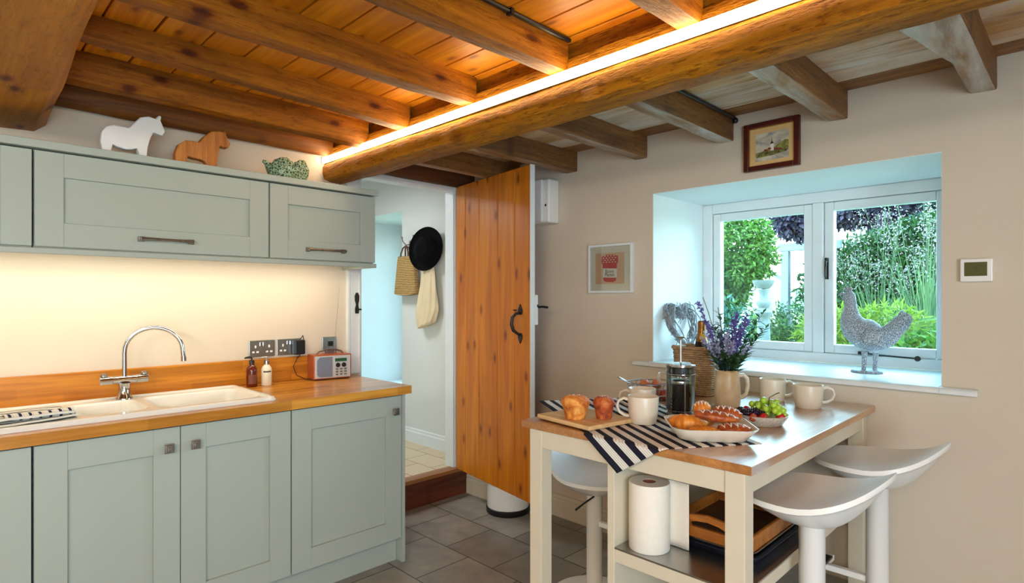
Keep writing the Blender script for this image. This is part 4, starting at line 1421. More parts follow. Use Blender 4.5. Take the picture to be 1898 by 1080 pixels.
def lattice_pastry(lab, loc, ang, ln, wd, ht, mat, pitch=0.0, iced=True, seed=1.0):
    t = thing('danish_pastry', lab, 'pastry', loc, ang, GP)
    t.rotation_euler = (0, pitch, ang)
    def fn(d):
        return 1 + 0.07 * math.sin(d.x * 22) * (1 if d.z > -0.2 else 0) + 0.06 * mnoise.noise(Vector((d.x * 4 + seed, d.y * 4, d.z * 4)))
    obj('pastry_body', M().ball((0, 0, ht * 0.5), (ln / 2, wd / 2, ht / 2), 30, 18, fn=fn), mat, t, smooth=True, angle=80)
    if iced:
        m = M()
        pts, rs = [], []
        n_ = 70
        for i in range(n_ + 1):
            q = i / n_
            x = -ln * 0.40 + ln * 0.80 * q
            w_ = wd / 2 * math.sqrt(max(0.02, 1 - (2 * x / ln) ** 2)) * 0.82
            zz = abs(((q * 4.5 + seed) % 1) - 0.5) * 4 - 1
            y = w_ * zz
            e = max(0.0, 1 - (2 * x / ln) ** 2 - (2 * y / wd) ** 2)
            pts.append((x, y, ht * 0.5 + ht * 0.5 * math.sqrt(e) * 1.04))
            rs.append(0.0016 + 0.001 * mnoise.noise(Vector((q * 18, seed, 0))))
        m.tube(pts, rs, 7)
        obj('icing', m, ICING, t, smooth=True, label='white icing drizzle')
    return t
DZ = TZ + 0.0125
croissant('golden ridged croissant at the left of the pastry dish', (-0.932, 1.733, DZ), math.radians(20), 0.125, 0.027, GOLD)
lattice_pastry('golden flat pastry lying low at the front of the dish', (-0.852, 1.690, DZ), math.radians(38), 0.10, 0.058, 0.034, GOLD, 0, False, 4.0)
lattice_pastry('iced danish pastry resting at the right end of the dish', (-0.785, 1.758, DZ), math.radians(40), 0.105, 0.062, 0.04, BROWN, 0, True, 2.0)
lattice_pastry('long brown iced pastry bridging the top of the pile', (-0.845, 1.757, DZ + 0.036), math.radians(36), 0.140, 0.052, 0.034, BROWN, math.radians(7), True, 7.0)
lattice_pastry('brown plaited pastry at the back of the pile', (-0.838, 1.815, DZ + 0.036), math.radians(30), 0.095, 0.050, 0.042, BROWN, math.radians(8), True, 9.0)
lattice_pastry('golden puff pastry perched highest at the left of the pile', (-0.905, 1.792, DZ + 0.040), math.radians(30), 0.058, 0.052, 0.05, GOLD, math.radians(-8), True, 12.0)
croissant('golden croissant mostly buried at the back left of the dish', (-0.915, 1.815, DZ), math.radians(60), 0.10, 0.022, GOLD)

# fruit dish
fd = thing('fruit_dish', 'speckled stoneware dish of grapes and berries', 'dish', (-0.820, 2.062, TZ + 0.0003))
obj('dish_body', M().lathe([(0, 0), (0.060, 0), (0.066, 0.003), (0.084, 0.030), (0.087, 0.036), (0.084, 0.037), (0.076, 0.026), (0.060, 0.010), (0, 0.008)], 48), plain('speckled_stoneware', C(196, 190, 176), 0.4, var=0.25, scale=150), fd, smooth=True, angle=50)
GRAPE = plain('green_grape_skin', C(160, 196, 60), 0.15, var=0.12, scale=30, sub=0.2)
FZ = TZ + 0.012
gb = thing('grape_bunch', 'bunch of green grapes heaped in the fruit dish', 'grapes', (-0.805, 2.075, FZ + 0.02))
rnd = random.Random(5)
placed = []
tries = 0
while len(placed) < 34 and tries < 6000:
    tries += 1
    p = Vector((rnd.uniform(-0.062, 0.066), rnd.uniform(-0.05, 0.06), rnd.uniform(0.004, 0.052)))
    if (p.x / 0.066) ** 2 + (p.y / 0.06) ** 2 + ((p.z - 0.004) / 0.056) ** 2 > 1 or p.y < -0.03 and p.z < 0.02:
        continue
    if all((p - q).length > 0.0165 for q in placed):
        placed.append(p)
g0 = M().ball((0, 0, 0), (0.0105, 0.0105, 0.0122), 14, 10)
gm = None
for i, p in enumerate(placed):
    if gm is None:
        o = obj('grape', g0, GRAPE, gb, smooth=True, angle=180)
        gm = o
    else:
        o = gm.copy()
        COL.objects.link(o)
    o.location = p
    o.rotation_euler = (rnd.uniform(-0.6, 0.6), rnd.uniform(-0.6, 0.6), 0)
obj('stem', M().tube([(0.0, 0.0, 0.02), (0.004, 0.004, 0.06), (0.020, 0.018, 0.073), (0.030, 0.026, 0.078)], [0.0022, 0.002, 0.0018, 0.0022], 7), plain('grape_stem', C(96, 92, 44), 0.7), gb, smooth=True)
BERRY = plain('blackberry_skin', C(34, 22, 40), 0.22, var=0.3, scale=60)
def blackberry(lab, loc, s_, ang):
    t = thing('blackberry', lab, 'berry', loc, ang, 'blackberries in the fruit dish')
    m = M()
    for i in range(38):
        z = 1 - 2 * (i + 0.5) / 38
        a = i * 2.39996
        r = math.sqrt(1 - z * z)
        m.ball((r * math.cos(a) * 0.010 * s_, r * math.sin(a) * 0.010 * s_, z * 0.013 * s_), 0.0036 * s_, 7, 5)
    m.ball((0, 0, 0), (0.0095 * s_, 0.0095 * s_, 0.0125 * s_), 10, 8)
    obj('berry_body', m, BERRY, t, smooth=True, angle=180)
    t.rotation_euler = (1.3, 0.2, ang)
blackberry('blackberry at the far left edge of the fruit dish', (-0.886, 2.04, FZ + 0.028), 1.2, 0.4)
blackberry('blackberry at the front of the dish, left of the strawberries', (-0.866, 2.012, FZ + 0.026), 1.3, 1.4)
blackberry('blackberry nearest the middle below the grapes', (-0.842, 2.006, FZ + 0.030), 1.35, 2.2)
blackberry('blackberry tucked under the grapes above the strawberry', (-0.826, 2.020, FZ + 0.034), 1.2, 3.1)
blackberry('blackberry between the grapes and the red strawberry', (-0.806, 2.024, FZ + 0.026), 1.2, 0.9)
t = NT('strawberry_skin')
vo = t.n('TexVoronoi')
vo.inputs['Scale'].default_value = 260
t.l(t.coord(), vo.inputs['Vector'])
STRAW = t.set(color=t.ramp(vo.outputs['Distance'], [(0.12, C(220, 170, 80)), (0.22, C(186, 26, 34))]), rough=0.25)
LEAFG = foliage('strawberry_leaf', C(60, 110, 40), C(110, 160, 60), dim=1.0)
def strawberry(lab, loc, eul, s_=1.0):
    t = thing('strawberry', lab, 'berry', loc, 0, 'strawberries in the fruit dish')
    t.rotation_euler = eul
    obj('berry_body', M().lathe([(0, -0.016 * s_), (0.005 * s_, -0.014 * s_), (0.011 * s_, -0.004 * s_), (0.0135 * s_, 0.006 * s_), (0.011 * s_, 0.013 * s_), (0.004 * s_, 0.0155 * s_), (0, 0.0145 * s_)], 20), STRAW, t, smooth=True)
    m = M()
    for k in range(6):
        a = k * PI / 3
        m.leaf((0, 0, 0.0155 * s_), (math.cos(a), math.sin(a), -0.15), (0, 0, 1), 0.011 * s_, 0.005)
    obj('calyx', m, LEAFG, t)
strawberry('strawberry half at the front rim of the fruit dish', (-0.822, 1.992, FZ + 0.020), (1.4, 0.3, 0.4), 1.05)
strawberry('strawberry lying at the front right of the fruit dish', (-0.795, 2.006, FZ + 0.022), (1.2, 0.5, 1.4), 1.1)
strawberry('strawberry at the right edge of the fruit dish', (-0.752, 2.045, FZ + 0.022), (1.2, -0.2, 2.4))
strawberry('strawberry at the back left of the fruit dish', (-0.884, 2.078, FZ + 0.026), (1.3, 0.3, 2.9))

# cafetiere
CLEAR = pane_glass('clear_glass', (0.93, 0.97, 0.98, 1))
COFFEE = plain('black_coffee', C(28, 16, 12), 0.12)
cf = thing('cafetiere', 'glass cafetiere of black coffee with a chrome plunger', 'coffee press', (-1.093, 1.99, TZ + 0.004))
obj('glass_beaker', M().lathe([(0, 0.004), (0.047, 0.004), (0.051, 0.009), (0.0515, 0.17), (0.054, 0.182), (0.0525, 0.182), (0.0495, 0.17), (0.049, 0.010), (0, 0.007)], 40), CLEAR, cf, smooth=True, angle=50)
obj('coffee', M().lathe([(0, 0.0085), (0.0465, 0.0085), (0.0485, 0.012), (0.0485, 0.114), (0, 0.114)], 36), COFFEE, cf, smooth=True, angle=50)
obj('plunger_disc', M().lathe([(0, 0.119), (0.047, 0.119), (0.0485, 0.122), (0.047, 0.130), (0.02, 0.133), (0, 0.133)], 32), STEEL, cf, smooth=True)
obj('lid', M().lathe([(0, 0.181), (0.046, 0.181), (0.046, 0.184), (0.055, 0.186), (0.055, 0.190), (0.03, 0.197), (0.006, 0.198), (0.006, 0.203), (0, 0.203)], 36), CHROME, cf, smooth=True, angle=40)
obj('lid_skirt', M().lathe([(0, 0.148), (0.047, 0.148), (0.0475, 0.152), (0.0475, 0.178), (0, 0.180)], 32), BLACK_PLASTIC, cf, smooth=True, angle=40)
obj('plunger_rod', M().tube([(0, 0, 0.11), (0, 0, 0.285)], 0.0028, 10), CHROME, cf, smooth=True)
obj('plunger_knob', M().lathe([(0, 0.280), (0.005, 0.281), (0.006, 0.286), (0.017, 0.288), (0.018, 0.291), (0.015, 0.294), (0, 0.295)], 20), CHROME, cf, smooth=True)
m = M()
for k in range(4):
    a = math.radians(45 + 90 * k)
    m.tube([(0.053 * math.cos(a), 0.053 * math.sin(a), 0.0), (0.054 * math.cos(a), 0.054 * math.sin(a), 0.16)], 0.0022, 6)
for z in (0.02, 0.155):
    m.tube([(0.0535 * math.cos(2 * PI * k / 36), 0.0535 * math.sin(2 * PI * k / 36), z) for k in range(36)], 0.002, 6, closed=True)
obj('wire_frame', m, CHROME, cf, smooth=True)
d_ = Vector((-0.72, -0.69, 0))
obj('handle', M().tube([d_ * 0.052 + Vector((0, 0, 0.155)), d_ * 0.075 + Vector((0, 0, 0.160)), d_ * 0.085 + Vector((0, 0, 0.145)), d_ * 0.086 + Vector((0, 0, 0.05)), d_ * 0.078 + Vector((0, 0, 0.03)), d_ * 0.052 + Vector((0, 0, 0.028))], 0.006, 10), CLEAR, cf, smooth=True)

# wire egg basket
WIRE = plain('chrome_wire', C(190, 196, 204), 0.25, 1.0, var=0.05)
eb = thing('wire_basket', 'chrome wire basket holding brown eggs behind the mugs', 'basket', (-1.335, 2.21, TZ), PI / 4)
m = M()
a_, b_ = 0.118, 0.085
def ring(z, k, r=0.0022):
    m.tube([(a_ * k * math.cos(2 * PI * i / 44), b_ * k * math.sin(2 * PI * i / 44), z) for i in range(44)], r, 6, closed=True)
ring(0.003, 0.72); ring(0.03, 0.88); ring(0.06, 0.98, 0.002); ring(0.078, 1.02, 0.003)
for i in range(26):
    a = 2 * PI * i / 26
    m.tube([(a_ * k * math.cos(a), b_ * k * math.sin(a), z) for k, z in ((0.72, 0.003), (0.88, 0.03), (0.98, 0.06), (1.02, 0.078))], 0.0014, 5)
for i in range(7):
    y = b_ * 0.7 * (i / 3 - 1)
    x = a_ * 0.72 * math.sqrt(max(0.02, 1 - (y / (b_ * 0.72)) ** 2))
    m.tube([(-x, y, 0.003), (x, y, 0.003)], 0.0014, 5)
obj('wire_frame', m, WIRE, eb, smooth=True)
for s_ in (-1, 1):
    obj('handle', M().tube([(s_ * 0.114, -0.035, 0.077), (s_ * 0.150, -0.035, 0.095), (s_ * 0.160, 0, 0.100), (s_ * 0.150, 0.035, 0.095), (s_ * 0.114, 0.035, 0.077)], 0.0026, 7), WIRE, eb, smooth=True)
EGG = plain('brown_egg_shell', C(206, 116, 74), 0.4, var=0.1, scale=40)
EGG_D = plain('dark_brown_egg_shell', C(168, 60, 40), 0.4, var=0.12, scale=40)
def egg_mesh():
    return M().ball((0, 0, 0), (0.022, 0.022, 0.028), 20, 14, fn=lambda d: 1 - 0.10 * max(0, d.z) * (1 if d.z > 0 else 0))
R45 = rz(PI / 4)
eggs = [(-0.068, 0.002, 0.030, EGG_D, 'dark brown egg at the left end of the wire basket'), (-0.024, -0.030, 0.030, EGG_D, 'dark brown egg low in the wire basket behind the mug'),
        (0.036, -0.03, 0.030, EGG_D, 'dark brown egg in the wire basket behind the cafetiere handle'), (-0.03, 0.028, 0.030, EGG, 'pale brown egg at the back of the wire basket'),
        (0.025, 0.028, 0.030, EGG, 'pale brown egg at the back behind the cafetiere'), (-0.044, 0.0, 0.070, EGG, 'pale brown egg on top of the egg pile at the left'),
        (0.008, 0.0, 0.072, EGG, 'pale brown egg on top beside the cafetiere'), (0.074, 0.0, 0.030, EGG_D, 'dark brown egg at the right end of the wire basket')]
for i, (x, y, z, mt, lab) in enumerate(eggs):
    q = R45 @ Vector((x, y, 0))
    o = obj('egg', egg_mesh(), mt, smooth=True, angle=180)
    o.location = (eb.location.x + q.x, eb.location.y + q.y, TZ + z)
    o.rotation_euler = (1.45, 0.3 * i, PI / 4 + 1.35 + 0.25 * i)
    tag(o, lab, 'egg', 'eggs in the wire basket')

# flower jug
JUG = NT('stoneware_jug')
v_ = JUG.coord()
JUGM = JUG.set(color=JUG.ramp(JUG.noise(v_, 9, 4), [(0.35, C(190, 160, 116)), (0.6, C(216, 204, 182))]), rough=0.35)
jg = thing('flower_jug', 'tan stoneware jug used as a vase', 'jug', (-1.057, 2.305, TZ + 0.0003), math.radians(35))
obj('jug_body', M().lathe([(0, 0), (0.046, 0), (0.050, 0.004), (0.052, 0.05), (0.048, 0.11), (0.046, 0.140), (0.048, 0.148), (0.0455, 0.148), (0.043, 0.135), (0.047, 0.05), (0.045, 0.01), (0, 0.008)], 40), JUGM, jg, smooth=True, angle=50)
obj('handle', M().tube([(0.045, 0, 0.125), (0.062, 0, 0.128), (0.076, 0, 0.115), (0.080, 0, 0.085), (0.074, 0, 0.052), (0.060, 0, 0.038), (0.049, 0, 0.036)], [0.009, 0.008, 0.0075, 0.0075, 0.0075, 0.008, 0.009], 10, flat=1.4), JUGM, jg, smooth=True)
LEAF1 = foliage('bouquet_leaf', C(28, 56, 36), C(74, 118, 66), 0.45, dim=1.0)
LEAF2 = foliage('bouquet_grey_leaf', C(44, 70, 66), C(112, 140, 126), 0.5, dim=1.0)
PURPLE = foliage('lavender_flower', C(70, 60, 136), C(140, 128, 198), 0.6, dim=1.0)
PALE = foliage('pale_lilac_flower', C(140, 140, 190), C(206, 206, 226), 0.6, dim=1.0)
STEM = plain('flower_stem', C(70, 92, 52), 0.6)
bq = thing('flower_bouquet', 'loose bouquet of purple flowers and dark leaves in the jug', 'flowers', (-1.057, 2.305, TZ + 0.075))
rnd = random.Random(12)
def sprig(parent, dx, dy, top, kind):
    base = Vector((dx * 0.06, dy * 0.06, 0.0))
    tip = Vector((dx, dy, top))
    midp = base.lerp(tip, 0.55) + Vector((-dx * 0.12, -dy * 0.12, 0.03))
    pts = [base.lerp(midp, i / 5).lerp(midp.lerp(tip, i / 5), i / 5) for i in range(6)]
    if kind == 'stem':
        return obj('stem', M().tube(pts, 0.0016, 6), STEM, parent, smooth=True)
    name, mat, cnt, ln, wd = kind
    m = M()
    m.tube(pts, [0.0016, 0.0016, 0.0014, 0.0012, 0.001, 0.0008], 5)
    for i in range(cnt):
        q = (0.30 + 0.72 * i / cnt) if name != 'flower_spike' else (0.52 + 0.5 * i / cnt)
        q = min(q, 1.0)
        k = min(4, int(q * 5))
        p = pts[k].lerp(pts[k + 1], q * 5 - k)
        a = i * 2.4 + rnd.uniform(-0.4, 0.4)
        d = Vector((math.cos(a), math.sin(a), rnd.uniform(0.1, 0.8)))
        if name == 'flower_spike':
            off = d.normalized() * rnd.uniform(0.0, 0.010)
            for h_ in range(3):
                dd = Vector((rnd.gauss(0, 1), rnd.gauss(0, 1), rnd.gauss(0.3, 1)))
                m.leaf(p + off, dd, (rnd.gauss(0, 1), rnd.gauss(0, 1), 1), ln * rnd.uniform(0.7, 1.2), wd)
        else:
            m.leaf(p, d, (0, 0, 1), ln * rnd.uniform(0.7, 1.2), wd * rnd.uniform(0.8, 1.2))
    return obj(name, m, mat, parent)
RT, FW = Vector((0.7071, 0.7071, 0)), Vector((-0.7071, 0.7071, 0))
def at(r, f_):
    q = RT * r + FW * f_
    return q.x, q.y
for r, f_, top in ((-0.115, 0.02, 0.345), (-0.10, -0.03, 0.27), (0.02, -0.02, 0.28), (0.05, 0.02, 0.30), (0.075, -0.02, 0.27), (0.03, -0.05, 0.24), (0.09, 0.03, 0.29), (-0.03, 0.0, 0.22)):
    sprig(bq, *at(r, f_), top, ('flower_spike', PURPLE, 40, 0.014, 0.009))
for r, f_, top in ((-0.08, 0.02, 0.22), (-0.06, -0.04, 0.18), (0.0, -0.06, 0.19), (-0.11, -0.02, 0.20), (0.06, -0.06, 0.17), (0.02, 0.05, 0.24), (-0.02, -0.05, 0.22)):
    sprig(bq, *at(r, f_), top, ('flower_spike', PALE, 34, 0.012, 0.008))
for r, f_, top in ((0.15, 0.0, 0.31), (0.13, 0.03, 0.27), (0.12, -0.03, 0.22), (-0.02, 0.03, 0.30), (-0.06, 0.0, 0.26), (0.0, 0.0, 0.20), (0.08, 0.0, 0.20), (-0.09, 0.0, 0.17), (0.04, 0.04, 0.26), (0.16, -0.01, 0.25), (-0.05, -0.03, 0.24)):
    sprig(bq, *at(r, f_), top, ('leafy_sprig', LEAF1 if rnd.random() < 0.6 else LEAF2, 34, 0.036, 0.013))
for r, f_, top in ((0.02, -0.04, 0.13), (-0.04, -0.04, 0.14), (0.05, 0.0, 0.13), (0.0, 0.04, 0.14), (-0.05, 0.01, 0.14), (0.07, -0.03, 0.14), (-0.02, -0.06, 0.13), (0.04, -0.06, 0.12), (-0.07, -0.02, 0.13)):
    sprig(bq, *at(r, f_), top, ('leafy_sprig', LEAF1, 16, 0.05, 0.024))
for r, f_, top in ((-0.10, 0.0, 0.37), (-0.035, 0.01, 0.33)):
    sprig(bq, *at(r, f_), top, 'stem')

# wicker basket and bottle
WICK = plain('wicker', C(168, 138, 102), 0.75, var=0.35, scale=60)
wb = thing('wicker_basket', 'square wicker basket at the back of the table holding a bottle', 'basket', (-1.290, 2.515, TZ))
m = M()
rows = 22
for r_ in range(rows):
    z = 0.006 + 0.204 * r_ / (rows - 1)
    k = 0.86 + 0.14 * r_ / (rows - 1)
    pts = []
    base = rrect(-0.095 * k, 0.095 * k, -0.078 * k, 0.078 * k, 0.03, 4)
    P_ = []
    for i in range(len(base)):
        a, b = Vector((*base[i], 0)), Vector((*base[(i + 1) % len(base)], 0))
        nn = max(1, int((b - a).length / 0.011))
        for q in range(nn):
            P_.append(a.lerp(b, q / nn))
    for i, p in enumerate(P_):
        off = 0.0028 * (1 if (i + r_) % 2 else -1)
        d = p.normalized()
        pts.append((p.x + d.x * off, p.y + d.y * off, z + 0.0012 * (1 if i % 2 else -1)))
    m.tube(pts, 0.0052, 6, closed=True)
m.box(-0.078, 0.078, -0.062, 0.062, 0.001, 0.007)
obj('basket_weave', m, WICK, wb, smooth=True, angle=80)
m = M()
for ph in (0, PI):
    pts = []
    for i in range(64):
        q = rrect(-0.098, 0.098, -0.081, 0.081, 0.03, 15)[i]
        pts.append((q[0] + 0.004 * math.cos(i * 1.2 + ph), q[1], 0.214 + 0.005 * math.sin(i * 1.2 + ph)))
    m.tube(pts, 0.0055, 7, closed=True)
obj('basket_rim', m, WICK, wb, smooth=True, angle=80)
bt = thing('champagne_bottle', 'dark wine bottle with gold foil neck standing in the wicker basket', 'bottle', (-1.268, 2.500, TZ + 0.0075))
obj('bottle_body', M().lathe([(0, 0), (0.040, 0), (0.043, 0.006), (0.043, 0.15), (0.038, 0.19), (0.026, 0.235), (0.018, 0.262), (0, 0.262)], 32), plain('dark_bottle_glass', C(32, 28, 40), 0.08), bt, smooth=True)
obj('foil', M().lathe([(0.0272, 0.235), (0.019, 0.262), (0.0165, 0.30), (0.0175, 0.312), (0.017, 0.325), (0.012, 0.330), (0, 0.331)], 28), plain('bronze_foil', C(150, 108, 56), 0.35, 0.8, var=0.25, scale=70), bt, smooth=True)
m = M()
for k in range(8):
    a0, a1 = -1.5 + 0.16 * k, -1.5 + 0.16 * (k + 1)
    q = []
    for r, z in ((0.0248, 0.246), (0.0184, 0.272)):
        q += [(r * math.cos(a0) * 1.0, r * math.sin(a0), z), (r * math.cos(a1), r * math.sin(a1), z)]
    b0 = len(m.v)
    m.v += q
    m.face((b0, b0 + 1, b0 + 3, b0 + 2))
obj('neck_label', m, plain('yellow_label', C(226, 196, 60), 0.5), bt, smooth=True)

# ------------------------------------------------------------------ pictures, thermostat and boxes on the window wall
def frame_bars(m, x0, x1, z0, z1, bw, y0, y1):
    m.box(x0, x0 + bw, y0, y1, z0, z1)
    m.box(x1 - bw, x1, y0, y1, z0, z1)
    m.box(x0 + bw, x1 - bw, y0, y1, z0, z0 + bw)
    m.box(x0 + bw, x1 - bw, y0, y1, z1 - bw, z1)
    return m
def flat(pts, y, fx, fz):
    m = M()
    m.v = [(fx(a), y, fz(b)) for a, b in pts]
    m.face(range(len(pts)))
    return m
# jam jar print
jx0, jx1, jz0, jz1 = -2.118, -1.812, 1.392, 1.674
jp = thing('framed_print', 'white framed print of a red jam jar on the window wall', 'picture', ((jx0 + jx1) / 2, YW, (jz0 + jz1) / 2))
obj('frame', frame_bars(M(), jx0, jx1, jz0, jz1, 0.014, YW - 0.024, YW - 0.001), WHITE_PAINT, jp, world=True, bevel=0.002)
MATB = plain('mount_board', C(230, 222, 208), 0.7, var=0.01)
obj('mount_board', M().box(jx0 + 0.013, jx1 - 0.013, YW - 0.012, YW - 0.008, jz0 + 0.013, jz1 - 0.013), MATB, jp, world=True)
ax0, ax1, az0, az1 = jx0 + 0.050, jx1 - 0.058, jz0 + 0.052, jz1 - 0.070
PINK = plain('print_beige_pink', C(222, 178, 148), 0.6, var=0.02)
RED = plain('print_red', C(202, 36, 34), 0.6, var=0.04)
WHT = plain('print_white', C(240, 232, 222), 0.6, var=0.01)
pr2 = obj('print', M().box(ax0, ax1, YW - 0.0135, YW - 0.012, az0, az1 + 0.02), PINK, jp, world=True)
fx = lambda a: ax0 + (ax1 - ax0) * a
fz = lambda b: az0 + (az1 - az0) * b
body = [(0.28, 0.14), (0.36, 0.08), (0.62, 0.06), (0.72, 0.12), (0.76, 0.80), (0.24, 0.82)]
obj('jar_picture', flat(body, YW - 0.0139, fx, fz), RED, pr2, world=True, label='red jam jar drawing')
lid_ = [(0.20, 0.78), (0.26, 0.70), (0.36, 0.74), (0.48, 0.69), (0.60, 0.74), (0.72, 0.69), (0.80, 0.78), (0.79, 0.99), (0.66, 1.05), (0.40, 1.06), (0.22, 1.0)]
obj('lid_picture', flat(lid_, YW - 0.0143, fx, fz), RED, pr2, world=True)
m = M()
for r_ in range(4):
    for c_ in range(5):
        a, b = 0.26 + 0.105 * c_ + (0.05 if r_ % 2 else 0), 0.77 + 0.075 * r_
        if a > 0.72:
            continue
        b0 = len(m.v)
        m.v += [(fx(a + q), YW - 0.0147, fz(b + w_)) for q, w_ in ((0, 0), (0.05, 0.006), (0.052, 0.036), (0.002, 0.03))]
        m.face((b0, b0 + 1, b0 + 2, b0 + 3))
o = obj('lid_check', m, WHT, pr2, world=True)
o['kind'] = 'stuff'
obj('jar_label', flat([(0.27, 0.24), (0.75, 0.22), (0.76, 0.55), (0.27, 0.57)], YW - 0.0143, fx, fz), WHT, pr2, world=True)
INK = plain('dark_ink', C(60, 44, 44), 0.7)
for s_, zz in (('Bonne', 0.455), ('Maman', 0.33)):
    o = text('lettering', s_, 0.030, (fx(0.50) - jp.location.x, YW - 0.0146 - jp.location.y, fz(zz) - jp.location.z), (PI / 2, 0, 0), INK, jp)
    o.scale = (0.78, 1, 1)
    o.parent = pr2
obj('glazing', M().box(jx0 + 0.013, jx1 - 0.013, YW - 0.0185, YW - 0.0170, jz0 + 0.013, jz1 - 0.013), GLASS, jp, world=True)

# church watercolour
px0, px1, pz0, pz1 = -1.184, -0.930, 1.963, 2.189
cp = thing('framed_painting', 'dark red framed watercolour of a village church above the window', 'picture', ((px0 + px1) / 2, YW, (pz0 + pz1) / 2))
MAHOG = wood('mahogany_frame', C(98, 30, 20), C(56, 16, 12), 'X', 1.5, 0.3, grain=0.5, bump=0.03)
obj('frame', frame_bars(M(), px0, px1, pz0, pz1, 0.024, YW - 0.026, YW - 0.001), MAHOG, cp, world=True, bevel=0.004)
obj('gilt_slip', frame_bars(M(), px0 + 0.023, px1 - 0.023, pz0 + 0.023, pz1 - 0.023, 0.004, YW - 0.016, YW - 0.008), plain('gilt', C(206, 150, 70), 0.4, 0.6), cp, world=True)
obj('mount_board', M().box(px0 + 0.025, px1 - 0.025, YW - 0.012, YW - 0.008, pz0 + 0.025, pz1 - 0.025), plain('cream_mount', C(222, 184, 124), 0.7, var=0.02), cp, world=True)
qx0, qx1, qz0, qz1 = px0 + 0.054, px1 - 0.050, pz0 + 0.045, pz1 - 0.052
t = NT('watercolour_sky')
nz = t.noise(t.coord('Object', (16, 1, 28)), 1.0, 4, 0.5, 0.4)
SKYP = t.set(color=t.ramp(nz, [(0.35, C(150, 152, 144)), (0.55, C(206, 200, 178)), (0.7, C(222, 212, 182))]), rough=0.7)
pic = obj('painting', M().box(qx0, qx1, YW - 0.0135, YW - 0.012, qz0, qz1), SKYP, cp, world=True)
gx = lambda a: qx0 + (qx1 - qx0) * a
gz = lambda b: qz0 + (qz1 - qz0) * b
t = NT('watercolour_hills')
HILLP = t.set(color=t.ramp(t.noise(t.coord(), 60, 4), [(0.35, C(92, 98, 46)), (0.6, C(160, 156, 84))]), rough=0.7)
t = NT('watercolour_meadow')
MEAD = t.set(color=t.ramp(t.noise(t.coord(), 110, 4), [(0.35, C(58, 62, 30)), (0.6, C(132, 130, 66))]), rough=0.7)
obj('painted_hills', flat([(0.0, 0.30), (0.3, 0.36), (0.55, 0.42), (0.72, 0.55), (0.9, 0.64), (1.0, 0.62), (1.0, 0.26), (0.0, 0.2)], YW - 0.0139, gx, gz), HILLP, pic, world=True)
obj('painted_meadow', flat([(0.03, 0.13), (0.5, 0.15), (0.95, 0.22), (0.98, 0.30), (0.6, 0.34), (0.2, 0.32), (0.03, 0.26)], YW - 0.0142, gx, gz), MEAD, pic, world=True)
obj('painted_church', flat([(0.46, 0.32), (0.56, 0.32), (0.56, 0.58), (0.46, 0.58)], YW - 0.0145, gx, gz), WHT, pic, world=True)
obj('painted_spire', flat([(0.45, 0.57), (0.57, 0.57), (0.515, 0.66), (0.51, 0.84), (0.50, 0.66)], YW - 0.0147, gx, gz), INK, pic, world=True)
m = M()
for a, b, w_ in ((0.25, 0.33, 0.14), (0.37, 0.37, 0.12), (0.56, 0.33, 0.14), (0.68, 0.30, 0.14)):
    b0 = len(m.v)
    m.v += [(gx(a), YW - 0.0148, gz(b)), (gx(a + w_), YW - 0.0148, gz(b)), (gx(a + w_ * 0.8), YW - 0.0148, gz(b + 0.07)), (gx(a + w_ * 0.2), YW - 0.0148, gz(b + 0.07))]
    m.face((b0, b0 + 1, b0 + 2, b0 + 3))
o = obj('painted_roofs', m, plain('painted_roof_red', C(136, 50, 40), 0.7), pic, world=True)
o['kind'] = 'stuff'

# thermostat
th = thing('thermostat', 'white wall thermostat with an olive screen', 'thermostat', (-0.306, YW, 1.466))
obj('thermostat_case', M().box(-0.048, 0.048, -0.024, -0.001, -0.043, 0.043), WHITE_PLASTIC, th, bevel=0.004)
obj('screen', M().box(-0.035, 0.033, -0.0258, -0.023, -0.022, 0.030), plain('olive_lcd', C(84, 86, 44), 0.15), th, bevel=0.001)
text('display_digits', '20', 0.028, (0.0, -0.0262, 0.006), (PI / 2, 0, 0), plain('lcd_segment', C(58, 60, 32), 0.3), th)

# white wall box by the door
wbx = thing('wall_box', 'white plastic wall cabinet box high up behind the plank door', 'wall box', (-2.49, YW, 1.965))
obj('box_body', M().box(-0.13, 0.13, -0.100, -0.001, -0.135, 0.135), WHITE_PLASTIC, wbx, bevel=0.012, seg=3)
obj('box_cover', M().box(-0.128, 0.085, -0.118, -0.101, -0.130, 0.132), WHITE_PLASTIC, wbx, bevel=0.006)
obj('switch', M().box(0.100, 0.110, -0.104, -0.099, -0.035, -0.022), BLACK_PLASTIC, wbx)

# pedal bin behind the door
bn = thing('pedal_bin', 'white cylindrical bin with a black base and lid behind the door', 'bin', (-2.655, 2.620, 0.0))
obj('bin_body', M().lathe([(0, 0.036), (0.134, 0.036), (0.135, 0.04), (0.135, 0.60), (0, 0.60)], 44), WHITE_PLASTIC, bn, smooth=True, angle=40)
obj('bin_base', M().lathe([(0, 0), (0.138, 0), (0.141, 0.004), (0.141, 0.034), (0.136, 0.037), (0, 0.037)], 44), BLACK_PLASTIC, bn, smooth=True, angle=40)
obj('bin_lid', M().lathe([(0, 0.601), (0.138, 0.601), (0.140, 0.61), (0.138, 0.64), (0.10, 0.675), (0.04, 0.69), (0, 0.692)], 44), BLACK_PLASTIC, bn, smooth=True, angle=40)

